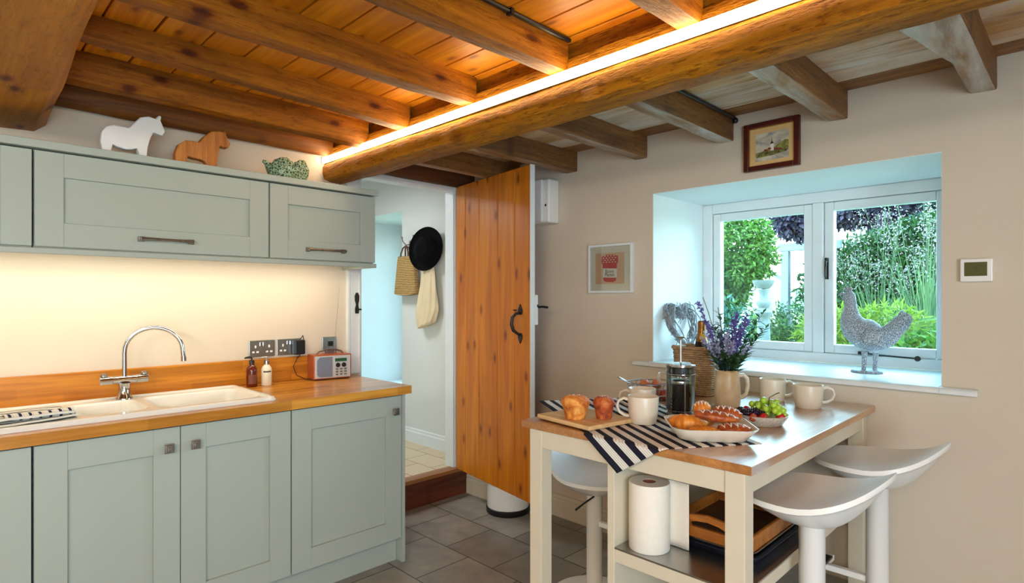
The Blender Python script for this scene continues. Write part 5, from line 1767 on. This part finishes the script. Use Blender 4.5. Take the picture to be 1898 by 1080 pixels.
# ------------------------------------------------------------------ window sill ornaments
SZ = 1.0185
HENM = NT('grey_hen_glaze')
v_ = HENM.coord()
vo = HENM.n('TexVoronoi', feature='DISTANCE_TO_EDGE')
vo.inputs['Scale'].default_value = 150
HENM.l(v_, vo.inputs['Vector'])
cc = HENM.ramp(vo.outputs['Distance'], [(0.03, C(206, 216, 224)), (0.16, C(122, 134, 148)), (0.4, C(90, 102, 118))])
HENM.bump(vo.outputs['Distance'], 0.7, 0.008)
HEN = HENM.set(color=cc, rough=0.6)
hn = thing('hen_ornament', 'grey standing hen ornament on the window sill', 'ornament', (-0.735, 3.05, SZ))
m = M()
m.lathe([(0, 0), (0.064, 0), (0.066, 0.004), (0.062, 0.010), (0.03, 0.013), (0, 0.013)], 36, sx=1.0, sy=0.8)
obj('stand', m, HEN, hn, smooth=True)
path = [(0.166, 0.272), (0.156, 0.258), (0.138, 0.236), (0.112, 0.205), (0.076, 0.170), (0.035, 0.166), (-0.005, 0.178), (-0.040, 0.200), (-0.060, 0.232), (-0.066, 0.266), (-0.066, 0.298), (-0.068, 0.330), (-0.072, 0.352), (-0.077, 0.370), (-0.080, 0.378)]
rad = [0.010, 0.026, 0.034, 0.038, 0.050, 0.064, 0.071, 0.065, 0.052, 0.039, 0.029, 0.025, 0.026, 0.018, 0.005]
# smooth the path by sampling
def cr(P, t_):
    n = len(P) - 1
    i = min(int(t_ * n), n - 1)
    f_ = t_ * n - i
    p0, p1, p2, p3 = P[max(i - 1, 0)], P[i], P[i + 1], P[min(i + 2, n)]
    return tuple(0.5 * ((2 * b) + (-a + c) * f_ + (2 * a - 5 * b + 4 * c - d) * f_ ** 2 + (-a + 3 * b - 3 * c + d) * f_ ** 3) for a, b, c, d in zip(p0, p1, p2, p3))
PP = [(a, b, r) for (a, b), r in zip(path, rad)]
sm = [cr(PP, i / 56) for i in range(57)]
m = M()
m.tube([(a, 0, b) for a, b, r in sm], [max(0.003, r) for a, b, r in sm], 22, up=(0, 1, 0))
m.v = [(x, y * (0.42 if x > 0.10 else (0.42 + 0.38 * (0.10 - x) / 0.06 if x > 0.04 else 0.80)), z) for x, y, z in m.v]
obj('hen_body', m, HEN, hn, smooth=True, angle=180)
m = M()
m.tube([(-0.094, 0, 0.366), (-0.110, 0, 0.362), (-0.120, 0, 0.355)], [0.009, 0.006, 0.001], 8)
obj('beak', m, HEN, hn, smooth=True)
m = M().prism([(-0.100, 0.382), (-0.096, 0.394), (-0.088, 0.390), (-0.082, 0.400), (-0.074, 0.394), (-0.066, 0.400), (-0.060, 0.388), (-0.062, 0.376)], -0.004, 0.004, lambda a, b, q: (a, q, b))
m.prism([(-0.100, 0.352), (-0.090, 0.352), (-0.090, 0.335), (-0.096, 0.328), (-0.102, 0.338)], -0.004, 0.004, lambda a, b, q: (a, q, b))
obj('comb', m, HEN, hn, bevel=0.002)
for s_ in (-1, 1):
    m = M().tube([(0.014 + s_ * 0.018, s_ * 0.018, 0.095), (0.012 + s_ * 0.018, s_ * 0.018, 0.05), (0.010 + s_ * 0.018, s_ * 0.018, 0.010)], [0.013, 0.010, 0.009], 10)
    obj('leg', m, HEN, hn, smooth=True)
for s_ in (-1, 1):
    m = M()
    m.grid(lambda u, v: (0.070 - 0.085 * u + 0.03 * v, s_ * (0.062 + 0.006 * math.sin(PI * u)) * (1 - 0.25 * abs(v - 0.5)), 0.12 + 0.07 * v + 0.02 * u), 12, 6)
    m.uv = {}
    obj('wing', m, HEN, hn, smooth=True, solid=0.004)
m = M()
for k in range(6):
    z = 0.205 + 0.013 * k
    m.tube([(0.095, 0.0, 0.180 + 0.004 * k), (0.118 + 0.010 * (5 - k) / 5, 0.0, 0.205 + 0.008 * k), (0.142 + 0.022 * (5 - k) / 5, 0.0, 0.238 + 0.009 * k), (0.150 + 0.022 * (5 - k) / 5 - 0.004 * k / 5, 0.0, 0.250 + 0.007 * k)], [0.008, 0.012, 0.010, 0.003], 8, flat=1.4)
obj('tail_feathers', m, HEN, hn, smooth=True)

# heart wreath leaning on the reveal
ht = thing('heart_wreath', 'grey woven twig heart leaning against the window reveal', 'wreath', (-1.645, 3.02, SZ))
TWIG = plain('grey_twigs', C(150, 154, 160), 0.8, var=0.4, scale=50)
rnd = random.Random(3)
m = M()
def heart(a):
    x = 16 * math.sin(a) ** 3
    y = 13 * math.cos(a) - 5 * math.cos(2 * a) - 2 * math.cos(3 * a) - math.cos(4 * a)
    return x / 16 * 0.150, (y + 17) / 29 * 0.295 + 0.012
for s_ in range(30):
    ph, sc_, off = rnd.uniform(0, 2 * PI), rnd.uniform(0.72, 1.05), rnd.uniform(-0.022, 0.022)
    pts = []
    ln = rnd.randint(14, 36)
    a0 = rnd.uniform(0, 2 * PI)
    for i in range(ln):
        a = a0 + 2 * PI * i / 36
        x, y = heart(a)
        k = sc_ + 0.07 * math.sin(3.3 * a + ph)
        cy_ = 0.185
        pts.append((off + 0.014 * math.sin(5 * a + ph) + 0.02 * (1 - y / 0.3) - (y - 0.15) * 0.18, x * k, cy_ + (y - cy_) * k if y > 0.05 else cy_ + (y - cy_) * min(k, 1.0)))
    m.tube(pts, rnd.uniform(0.0022, 0.0042), 5)
for s_ in range(110):
    a = rnd.uniform(0, 2 * PI)
    x, y = heart(a)
    k = rnd.uniform(0.74, 1.05)
    p = Vector((rnd.uniform(-0.02, 0.02) - (y - 0.15) * 0.18 + 0.02 * (1 - y / 0.3), x * k, max(0.012, 0.185 + (y - 0.185) * k)))
    d = Vector((rnd.gauss(0, 0.5), rnd.gauss(0, 1), rnd.gauss(0, 1))).normalized() * rnd.uniform(0.02, 0.05)
    q = p + d
    m.tube([p, p.lerp(q, 0.5) + Vector((0.004, 0, 0.004)), (q.x, q.y, max(0.004, q.z))], 0.0022, 4)
obj('woven_twigs', m, TWIG, ht, smooth=True, angle=180)

# ------------------------------------------------------------------ hallway: hooks, bag, hat, cloth bag
HWY = YW - 0.001
def hook(lab, x, z):
    t = thing('coat_hook', lab, 'hook', (x, HWY, z), 0, 'coat hooks in the hallway')
    m = M()
    m.prism([(-0.012, -0.04), (0.012, -0.04), (0.016, 0.0), (0.012, 0.04), (-0.012, 0.04), (-0.016, 0.0)], -0.005, 0.0, lambda a, b, q: (a, q, b))
    m.tube([(0, -0.004, 0.01), (0, -0.045, 0.0), (0, -0.075, 0.025), (0, -0.085, 0.055)], [0.006, 0.005, 0.0045, 0.0045], 8)
    m.ball((0, -0.085, 0.058), 0.008, 8, 6)
    m.tube([(0, -0.004, -0.02), (0, -0.03, -0.035), (0, -0.045, -0.025), (0, -0.047, -0.005)], [0.005, 0.0045, 0.004, 0.004], 8)
    m.ball((0, -0.047, -0.003), 0.007, 8, 6)
    obj('hook_body', m, PEWTER, t, smooth=True, angle=50)
hook('pewter coat hook holding the straw bag', -3.955, 1.795)
hook('pewter coat hook between the straw bag and the black hat', -3.80, 1.80)
hook('pewter coat hook behind the black hat', -3.60, 1.80)
t = NT('straw_weave')
wv = t.n('TexWave', wave_type='BANDS', bands_direction='Z')
wv.inputs['Scale'].default_value = 22
wv.inputs['Distortion'].default_value = 1.2
t.l(t.coord(), wv.inputs['Vector'])
STRAWM = t.set(color=t.ramp(t.math('ADD', t.math('MULTIPLY', wv.outputs['Fac'], 0.55), t.math('MULTIPLY', t.noise(t.coord(), 60, 3), 0.5)), [(0.2, C(118, 88, 44)), (0.55, C(178, 142, 82)), (0.85, C(206, 172, 112))]), rough=0.8)
t.bump(wv.outputs['Fac'], 0.5, 0.006)
sb = thing('straw_bag', 'woven straw tote bag with leather handles hanging in the hallway', 'bag', (-3.945, HWY - 0.045, 1.385))
def bagfn(u, v):
    a = 2 * PI * u
    hw = 0.115 + 0.035 * (1 - v) ** 0.7 - 0.01 * v
    hd = 0.042 - 0.012 * v
    s_ = lambda q: math.copysign(abs(q) ** 0.55, q)
    zz = 0.30 * v
    x = hw * s_(math.cos(a))
    sag = 0.018 * (1 - v) * (1 - (x / 0.15) ** 2)
    return (x, hd * s_(math.sin(a)), zz - sag + 0.018)
m = M().grid(bagfn, 48, 18)
n_ = 49
b0 = len(m.v)
m.v.append((0, 0, 0.0))
for i in range(48):
    m.face((b0, i + 1, i))
m.uv = {}
obj('bag_body', m, STRAWM, sb, smooth=True, angle=60)
LEATH = plain('brown_leather', C(86, 48, 32), 0.5)
for y in (-0.024, 0.020):
    obj('bag_handle', M().tube([(-0.055, y, 0.27), (-0.050, y, 0.34), (-0.03, y * 0.5 - 0.005, 0.385), (0.0, y * 0.3 - 0.008, 0.398), (0.03, y * 0.5 - 0.005, 0.385), (0.050, y, 0.34), (0.055, y, 0.27)], 0.006, 8), LEATH, sb, smooth=True)
FELT = plain('black_felt', C(16, 16, 18), 0.95, var=0.1, spec=0.1)
hat = thing('felt_hat', 'black felt hat hanging over a hook in the hallway', 'hat', (-3.615, HWY - 0.10, 1.740))
Rh = ry(math.radians(24)) @ rz(math.radians(34)) @ rx(math.radians(83))
obj('hat_body', M().lathe([(0, 0.105), (0.05, 0.103), (0.085, 0.085), (0.098, 0.04), (0.102, 0.0), (0.150, -0.006), (0.165, 0.004), (0.166, 0.001), (0.150, -0.010), (0.098, -0.004), (0.092, 0.04), (0.078, 0.08), (0.045, 0.098), (0, 0.1)], 44, R=Rh, sx=0.80, sy=1.04), FELT, hat, smooth=True, angle=50)
COTTON = plain('cream_cotton', C(222, 202, 166), 0.9, var=0.05, scale=8, bump=0.1)
ct = thing('cotton_bag', 'cream cotton bag hanging below the black hat', 'bag', (-3.66, HWY - 0.05, 1.15))
def cot(u, v):
    a = 2 * PI * u
    hw = 0.055 + 0.09 * (1 - v) ** 0.75 - 0.05 * max(0, 0.22 - v) / 0.22
    hd = 0.020 + 0.022 * (1 - v)
    fold = 0.008 * math.sin(5 * a + 3 * v) + 0.006 * math.sin(9 * a - 4 * v)
    return ((hw + fold) * math.cos(a) + 0.03 * (v - 0.5), (hd + fold * 0.6) * math.sin(a), 0.46 * v + 0.03 * math.cos(a) * (1 - v))
m = M().grid(cot, 60, 26)
b0 = len(m.v)
m.v.append((0, 0, 0.0))
for i in range(60):
    m.face((b0, i + 1, i))
m.uv = {}
obj('bag_cloth', m, COTTON, ct, smooth=True, angle=80)
obj('bag_strap', M().tube([(-0.02, 0.0, 0.45), (0.01, -0.005, 0.53), (0.04, 0.01, 0.585), (0.06, 0.01, 0.60), (0.075, 0.01, 0.56), (0.07, 0.0, 0.45)], 0.008, 8, flat=0.5), COTTON, ct, smooth=True)

# ------------------------------------------------------------------ garden beyond the window
GZ = 0.30
t = NT('garden_gravel_and_grass')
nz = t.noise(t.coord(), 0.8, 5)
GR_M = t.set(color=t.ramp(nz, [(0.42, C(96, 122, 60)), (0.55, C(168, 160, 140))]), rough=0.95)
struct('garden_ground', M().box(-60, 40, 3.6, 90, -0.1, GZ), GR_M)
hm = M()
hm.grid(lambda u, v: (-60 + 90 * u, 55 + 20 * v, GZ + (1.6 + 1.2 * mnoise.noise(Vector((u * 6, 0.3, 0)))) * math.sin(PI * v) ** 0.6 * 1.3), 60, 12)
hm.uv = {}
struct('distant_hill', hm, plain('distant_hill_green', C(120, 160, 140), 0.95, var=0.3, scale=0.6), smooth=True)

def cloud(blobs, n, ln, wd, seed, droop=0.2, shell=0.55):
    rnd = random.Random(seed)
    m = M()
    tot = sum(r[0] * r[1] + r[1] * r[2] + r[0] * r[2] for _, r in blobs)
    for c, r in blobs:
        k = int(n * (r[0] * r[1] + r[1] * r[2] + r[0] * r[2]) / tot)
        for _ in range(k):
            d = Vector((rnd.gauss(0, 1), rnd.gauss(0, 1), rnd.gauss(0, 1))).normalized()
            q = shell + (1 - shell) * rnd.random() ** 0.6
            q *= 1 + 0.18 * mnoise.noise(d * 2.3 + Vector((seed, c[0], 0)))
            p = Vector(c) + Vector((d.x * r[0], d.y * r[1], d.z * r[2])) * q
            if p.z < GZ + 0.02:
                continue
            ld = Vector((rnd.gauss(d.x * 0.6, 0.7), rnd.gauss(d.y * 0.6, 0.7), rnd.gauss(d.z * 0.5 - droop, 0.7)))
            nn = d + Vector((rnd.gauss(0, 0.5), rnd.gauss(0, 0.5), rnd.gauss(0.5, 0.5)))
            m.leaf(p, ld, nn, ln * rnd.uniform(0.7, 1.3), wd * rnd.uniform(0.7, 1.3))
    return m
BARK = plain('bark', C(104, 92, 80), 0.9, var=0.3, scale=20)
def plant(name, lab, cat, blobs, n, ln, wd, mat, seed, stems=None, group=None, part='foliage', **kw):
    c = blobs[0][0]
    t = thing(name, lab, cat, (c[0], c[1], GZ), 0, group)
    obj(part, cloud(blobs, n, ln, wd, seed, **kw), mat, t, world=True)
    if stems:
        m = M()
        for pts, rr_ in stems:
            m.tube(pts, rr_, 8)
        obj('stem' if cat != 'tree' else 'trunk', m, BARK, t, world=True, smooth=True)
    return t
F_LIME = foliage('lime_green_leaves', C(66, 140, 40), C(156, 206, 78), 0.5, 3, 0.45)
F_DEEP = foliage('deep_green_leaves', C(30, 82, 34), C(86, 146, 62), 0.5, 3, 0.35)
F_MID = foliage('mid_green_leaves', C(52, 110, 66), C(112, 166, 104), 0.5, 3, 0.35)
F_BLUE = foliage('blue_green_leaves', C(40, 104, 92), C(112, 172, 150), 0.5, 3, 0.35)
F_COP = foliage('copper_beech_leaves', C(40, 34, 60), C(98, 86, 120), 0.5, 3, 0.25)
F_FERN = foliage('yellow_green_fern', C(130, 178, 30), C(206, 228, 84), 0.5, 3, 0.5)
F_GRASS = foliage('tall_grass', C(70, 124, 78), C(150, 186, 120), 0.6, 3, 0.5)
F_PINK = foliage('pink_plume', C(196, 170, 170), C(240, 226, 222), 0.8, 3, 0.5)
plant('climbing_shrub', 'bright green leafy climber filling the left window pane', 'shrub',
      [((-2.72, 6.0, 1.85), (0.46, 0.4, 0.46)), ((-2.95, 6.0, 1.45), (0.40, 0.35, 0.45))], 18000, 0.06, 0.026, F_LIME, 1,
      [([(-2.9, 6.05, GZ), (-2.88, 6.05, 0.9), (-2.8, 6.0, 1.6)], [0.05, 0.045, 0.03])])
plant('shrub', 'blue-green bush below the bright climber in the left pane', 'shrub', [((-2.62, 5.6, 0.95), (0.34, 0.3, 0.42)), ((-2.95, 5.7, 0.85), (0.35, 0.3, 0.5))], 2600, 0.06, 0.022, F_BLUE, 2,
      [([(-2.7, 5.6, GZ), (-2.65, 5.6, 0.8)], [0.03, 0.02])])
plant('copper_beech', 'purple-leaved copper beech hanging over the top of both panes', 'tree',
      [((-2.70, 8.0, 2.46), (0.36, 0.4, 0.34)), ((-2.05, 8.0, 2.46), (0.62, 0.4, 0.22)), ((-1.55, 7.9, 2.62), (0.42, 0.4, 0.16))], 9000, 0.075, 0.045, F_COP, 3,
      [([(-2.45, 8.05, GZ), (-2.44, 8.05, 1.6), (-2.40, 8.05, 2.9)], [0.12, 0.10, 0.08])], part='crown')
plant('conifer', 'dark conifer mass in the middle of the right pane', 'tree',
      [((-2.35, 9.3, 1.45), (0.75, 0.5, 0.75)), ((-1.75, 9.4, 1.6), (0.7, 0.5, 0.9)), ((-1.2, 9.4, 1.7), (0.55, 0.5, 0.9))], 15000, 0.12, 0.04, F_DEEP, 4,
      [([(-1.8, 9.4, GZ), (-1.8, 9.4, 1.6)], [0.1, 0.06])], part='crown', droop=0.0)
plant('birch_tree', 'pale grey-green tree behind the plumes at the top right', 'tree',
      [((-2.1, 11.5, 2.95), (0.8, 0.6, 0.75)), ((-1.2, 11.5, 3.1), (0.9, 0.6, 0.8))], 9000, 0.12, 0.05, F_BLUE, 5,
      [([(-1.6, 11.6, GZ), (-1.6, 11.6, 2.9)], [0.09, 0.05])], part='crown', shell=0.3)
plant('ash_tree', 'mid green tree filling the background of the right pane', 'tree',
      [((-3.1, 13.5, 1.75), (0.9, 0.5, 0.95)), ((-2.3, 13.8, 2.2), (0.9, 0.5, 1.3)), ((-3.4, 13.4, 0.9), (0.8, 0.5, 0.6)), ((-2.6, 13.4, 0.9), (1.2, 0.5, 0.7))], 9000, 0.16, 0.07, F_MID, 15,
      [([(-2.6, 13.9, GZ), (-2.6, 13.9, 1.9)], [0.12, 0.08])], part='crown', shell=0.2)
plant('shrub', 'small dark shrub behind the bird bath at the middle of the left pane', 'shrub', [((-3.35, 8.6, 0.85), (0.30, 0.25, 0.42))], 1600, 0.07, 0.03, F_MID, 16,
      [([(-3.35, 8.6, GZ), (-3.35, 8.6, 0.8)], [0.03, 0.02])])
plant('round_shrub', 'rounded green shrub at the bottom right of the left pane', 'shrub', [((-2.22, 6.4, 1.02), (0.26, 0.26, 0.30)), ((-2.10, 6.3, 0.75), (0.34, 0.3, 0.38))], 2600, 0.05, 0.022, F_DEEP, 6,
      [([(-2.2, 6.4, GZ), (-2.2, 6.4, 0.9)], [0.03, 0.02])])
plant('hedge', 'low hedge far off behind the pergola post', 'hedge', [((-4.6, 13.5, 0.85), (0.9, 0.4, 0.55)), ((-3.9, 13.5, 0.85), (0.8, 0.4, 0.6))], 2400, 0.10, 0.05, F_DEEP, 7)
plant('fern', 'yellow-green fern behind the hen on the sill', 'fern', [((-1.36, 4.9, 1.08), (0.30, 0.22, 0.20)), ((-1.05, 4.9, 1.12), (0.28, 0.22, 0.20))], 2600, 0.075, 0.016, F_FERN, 8,
      [([(-1.3, 4.9, GZ), (-1.3, 4.9, 1.0)], [0.03, 0.02])])
plant('shrub', 'green ground bush at the foot of the right pane', 'shrub', [((-1.0, 4.6, 0.80), (0.42, 0.26, 0.28)), ((-0.62, 4.7, 0.90), (0.40, 0.26, 0.28))], 3000, 0.07, 0.026, F_LIME, 9,
      [([(-0.9, 4.6, GZ), (-0.9, 4.6, 0.8)], [0.03, 0.02])])
def grass_clump(name, lab, x, y, h, n, spread, mat, seed, w_=0.009):
    rnd = random.Random(seed)
    t = thing(name, lab, 'grass', (x, y, GZ))
    m = M()
    for _ in range(n):
        bx, by = rnd.gauss(0, 0.05), rnd.gauss(0, 0.05)
        a = rnd.uniform(0, 2 * PI)
        hh, sp_ = h * rnd.uniform(0.6, 1.05), spread * rnd.uniform(0.2, 1.0)
        pts = [(bx + math.cos(a) * sp_ * q ** 2, by + math.sin(a) * sp_ * q ** 2, hh * (q - 0.12 * q ** 3)) for q in (0, 0.3, 0.6, 0.85, 1.0)]
        sd = Vector((-math.sin(a), math.cos(a), 0)) * w_ / 2
        b0 = len(m.v)
        for i, p in enumerate(pts):
            k = (1 - i / 4.3)
            m.v += [tuple(Vector(p) + sd * k), tuple(Vector(p) - sd * k)]
        for i in range(4):
            m.face((b0 + 2 * i, b0 + 2 * i + 1, b0 + 2 * i + 3, b0 + 2 * i + 2))
    o = obj('blades', m, mat, t)
    o['kind'] = 'stuff'
    return t
grass_clump('tall_grass', 'tall pale green grass clump at the right side of the right pane', -0.98, 5.9, 1.70, 130, 0.45, F_GRASS, 1, 0.014)
grass_clump('tall_grass', 'arching grass clump in the middle of the right pane above the hen', -1.42, 6.4, 1.35, 150, 0.5, F_GRASS, 2, 0.012)
def plume(x, y, seed, lab):
    rnd = random.Random(seed)
    t = thing('plume_grass', lab, 'grass', (x, y, GZ))
    m, m2 = M(), M()
    for k in range(22):
        dx, dy, h = rnd.gauss(0, 0.26), rnd.gauss(0, 0.12), rnd.uniform(1.35, 2.15)
        m.tube([(dx * 0.1, dy * 0.1, 0), (dx * 0.5, dy * 0.5, h * 0.6), (dx, dy, h)], 0.003, 4)
        for i in range(46):
            q = rnd.random()
            wd = 0.075 * (1 - q) ** 0.7
            p = Vector((dx * (0.85 + 0.2 * q), dy, h * (0.82 + 0.2 * q)))
            m2.leaf(p + Vector((rnd.gauss(0, wd), rnd.gauss(0, wd), rnd.gauss(0, 0.02))), (rnd.gauss(0, 1), rnd.gauss(0, 1), rnd.gauss(0, 1)), (rnd.gauss(0, 1), rnd.gauss(0, 1), 1), 0.028, 0.012)
    o = obj('stems', m, F_GRASS, t)
    o['kind'] = 'stuff'
    o = obj('plumes', m2, F_PINK, t)
    o['kind'] = 'stuff'
plume(-1.12, 6.6, 4, 'feathery pink-white plume grass at the top right of the right pane')
plume(-1.62, 7.2, 9, 'feathery plume grass left of the other plumes, nearer the dark conifer')
fr_ = thing('palm', 'palm with long striped fronds at the right edge of the right pane', 'plant', (-0.42, 4.9, GZ))
m = M()
for k in range(17):
    a = math.radians(150 + 80 * (k / 16 - 0.5) * 1.6)
    el = 0.15 + 0.5 * ((k * 7) % 5) / 5
    base = Vector((0, 0, 0.72 + 0.012 * k))
    d = Vector((math.cos(a), math.sin(a) * 0.8, 0))
    sd = Vector((-d.y, d.x, 0.6)).normalized() * 0.013
    b0 = len(m.v)
    for i in range(6):
        q = i / 5
        p = base + d * (0.52 * q) + Vector((0, 0, 0.30 * el * q - 0.12 * q * q))
        w_ = math.sin(PI * min(0.97, q * 0.9 + 0.1))
        m.v += [tuple(p + sd * w_), tuple(p - sd * w_)]
    for i in range(5):
        m.face((b0 + 2 * i, b0 + 2 * i + 1, b0 + 2 * i + 3, b0 + 2 * i + 2))
obj('fronds', m, F_GRASS, fr_)
obj('trunk', M().tube([(0, 0, 0), (0, 0, 0.5), (0, 0, 0.9)], [0.05, 0.05, 0.03], 8), BARK, fr_, smooth=True)

STONE = plain('garden_stone', C(84, 92, 92), 0.85, var=0.15, scale=20, bump=0.2)
bb = thing('bird_bath', 'stone pedestal bird bath seen through the left pane', 'bird bath', (-1.975, 5.0, GZ))
obj('basin', M().lathe([(0, 1.14), (0.045, 1.145), (0.08, 1.18), (0.092, 1.215), (0.08, 1.215), (0.07, 1.195), (0, 1.185)], 28), STONE, bb, smooth=True)
obj('pedestal', M().lathe([(0, 0), (0.13, 0), (0.13, 0.08), (0.085, 0.10), (0.058, 0.16), (0.050, 0.86), (0.046, 0.90), (0.068, 0.925), (0.072, 0.945), (0.05, 0.96), (0.04, 0.98), (0.058, 1.01), (0.058, 1.03), (0.034, 1.05), (0.03, 1.09), (0.045, 1.14), (0, 1.141)], 28), STONE, bb, smooth=True, angle=50)
PERG = plain('pergola_paint', C(84, 94, 102), 0.6, var=0.05)
pg = thing('pergola', 'pale timber pergola post with beam and brace in the left pane', 'pergola', (-3.23, 9.0, GZ))
obj('post', M().box(-0.055, 0.055, -0.055, 0.055, 0, 1.76), PERG, pg, bevel=0.006)
obj('cross_beam', M().box(-0.10, 0.75, -0.05, 0.05, 1.762, 1.88), PERG, pg, bevel=0.006)
obj('brace', M().obox((-0.26, 0, 1.48), (0.55, 0.05, 0.06), ry(math.radians(32))), PERG, pg, bevel=0.004)
CHAIR_W = plain('white_garden_chair', C(104, 112, 114), 0.5, var=0.03)
gc = thing('garden_chair', 'white garden chair beyond the bird bath in the left pane', 'chair', (-3.42, 9.3, GZ), 0.5)
obj('seat', M().box(-0.22, 0.22, -0.21, 0.21, 0.42, 0.445), CHAIR_W, gc, bevel=0.005)
m = M().box(-0.22, 0.22, 0.185, 0.21, 0.50, 0.80)
obj('backrest', m, CHAIR_W, gc, bevel=0.01)
for x in (-0.2, 0.2):
    for y in (-0.19, 0.19):
        obj('leg', M().box(x - 0.018, x + 0.018, y - 0.018, y + 0.018, 0, 0.42 if y < 0 else 0.5), CHAIR_W, gc, bevel=0.003)
pz = thing('parasol', 'folded brown parasol between the climber and the bird bath', 'parasol', (-2.66, 6.9, GZ))
obj('canopy', M().lathe([(0.09, 0.72), (0.085, 0.78), (0.05, 1.15), (0.015, 1.36), (0, 1.37)], 14, fn=lambda a, z: 1 + 0.18 * math.sin(7 * a)), plain('taupe_canvas', C(128, 116, 96), 0.9, var=0.15), pz, smooth=True, solid=0.003)
obj('pole', M().tube([(0, 0, 0), (0, 0, 1.40)], 0.018, 8), BARK, pz, smooth=True)
pp = thing('plant_pot', 'purple plant pot beside the pergola post in the left pane', 'pot', (-3.15, 8.1, GZ))
obj('pot_body', M().lathe([(0, 0), (0.13, 0), (0.17, 0.34), (0.18, 0.34), (0.18, 0.38), (0.16, 0.38), (0.15, 0.34), (0, 0.33)], 24), plain('purple_pot', C(120, 92, 120), 0.5), pp, smooth=True, angle=40)
obj('foliage', cloud([((0, 0, 0.62 ), (0.24, 0.24, 0.28))], 900, 0.06, 0.03, 21), F_LIME, pp)
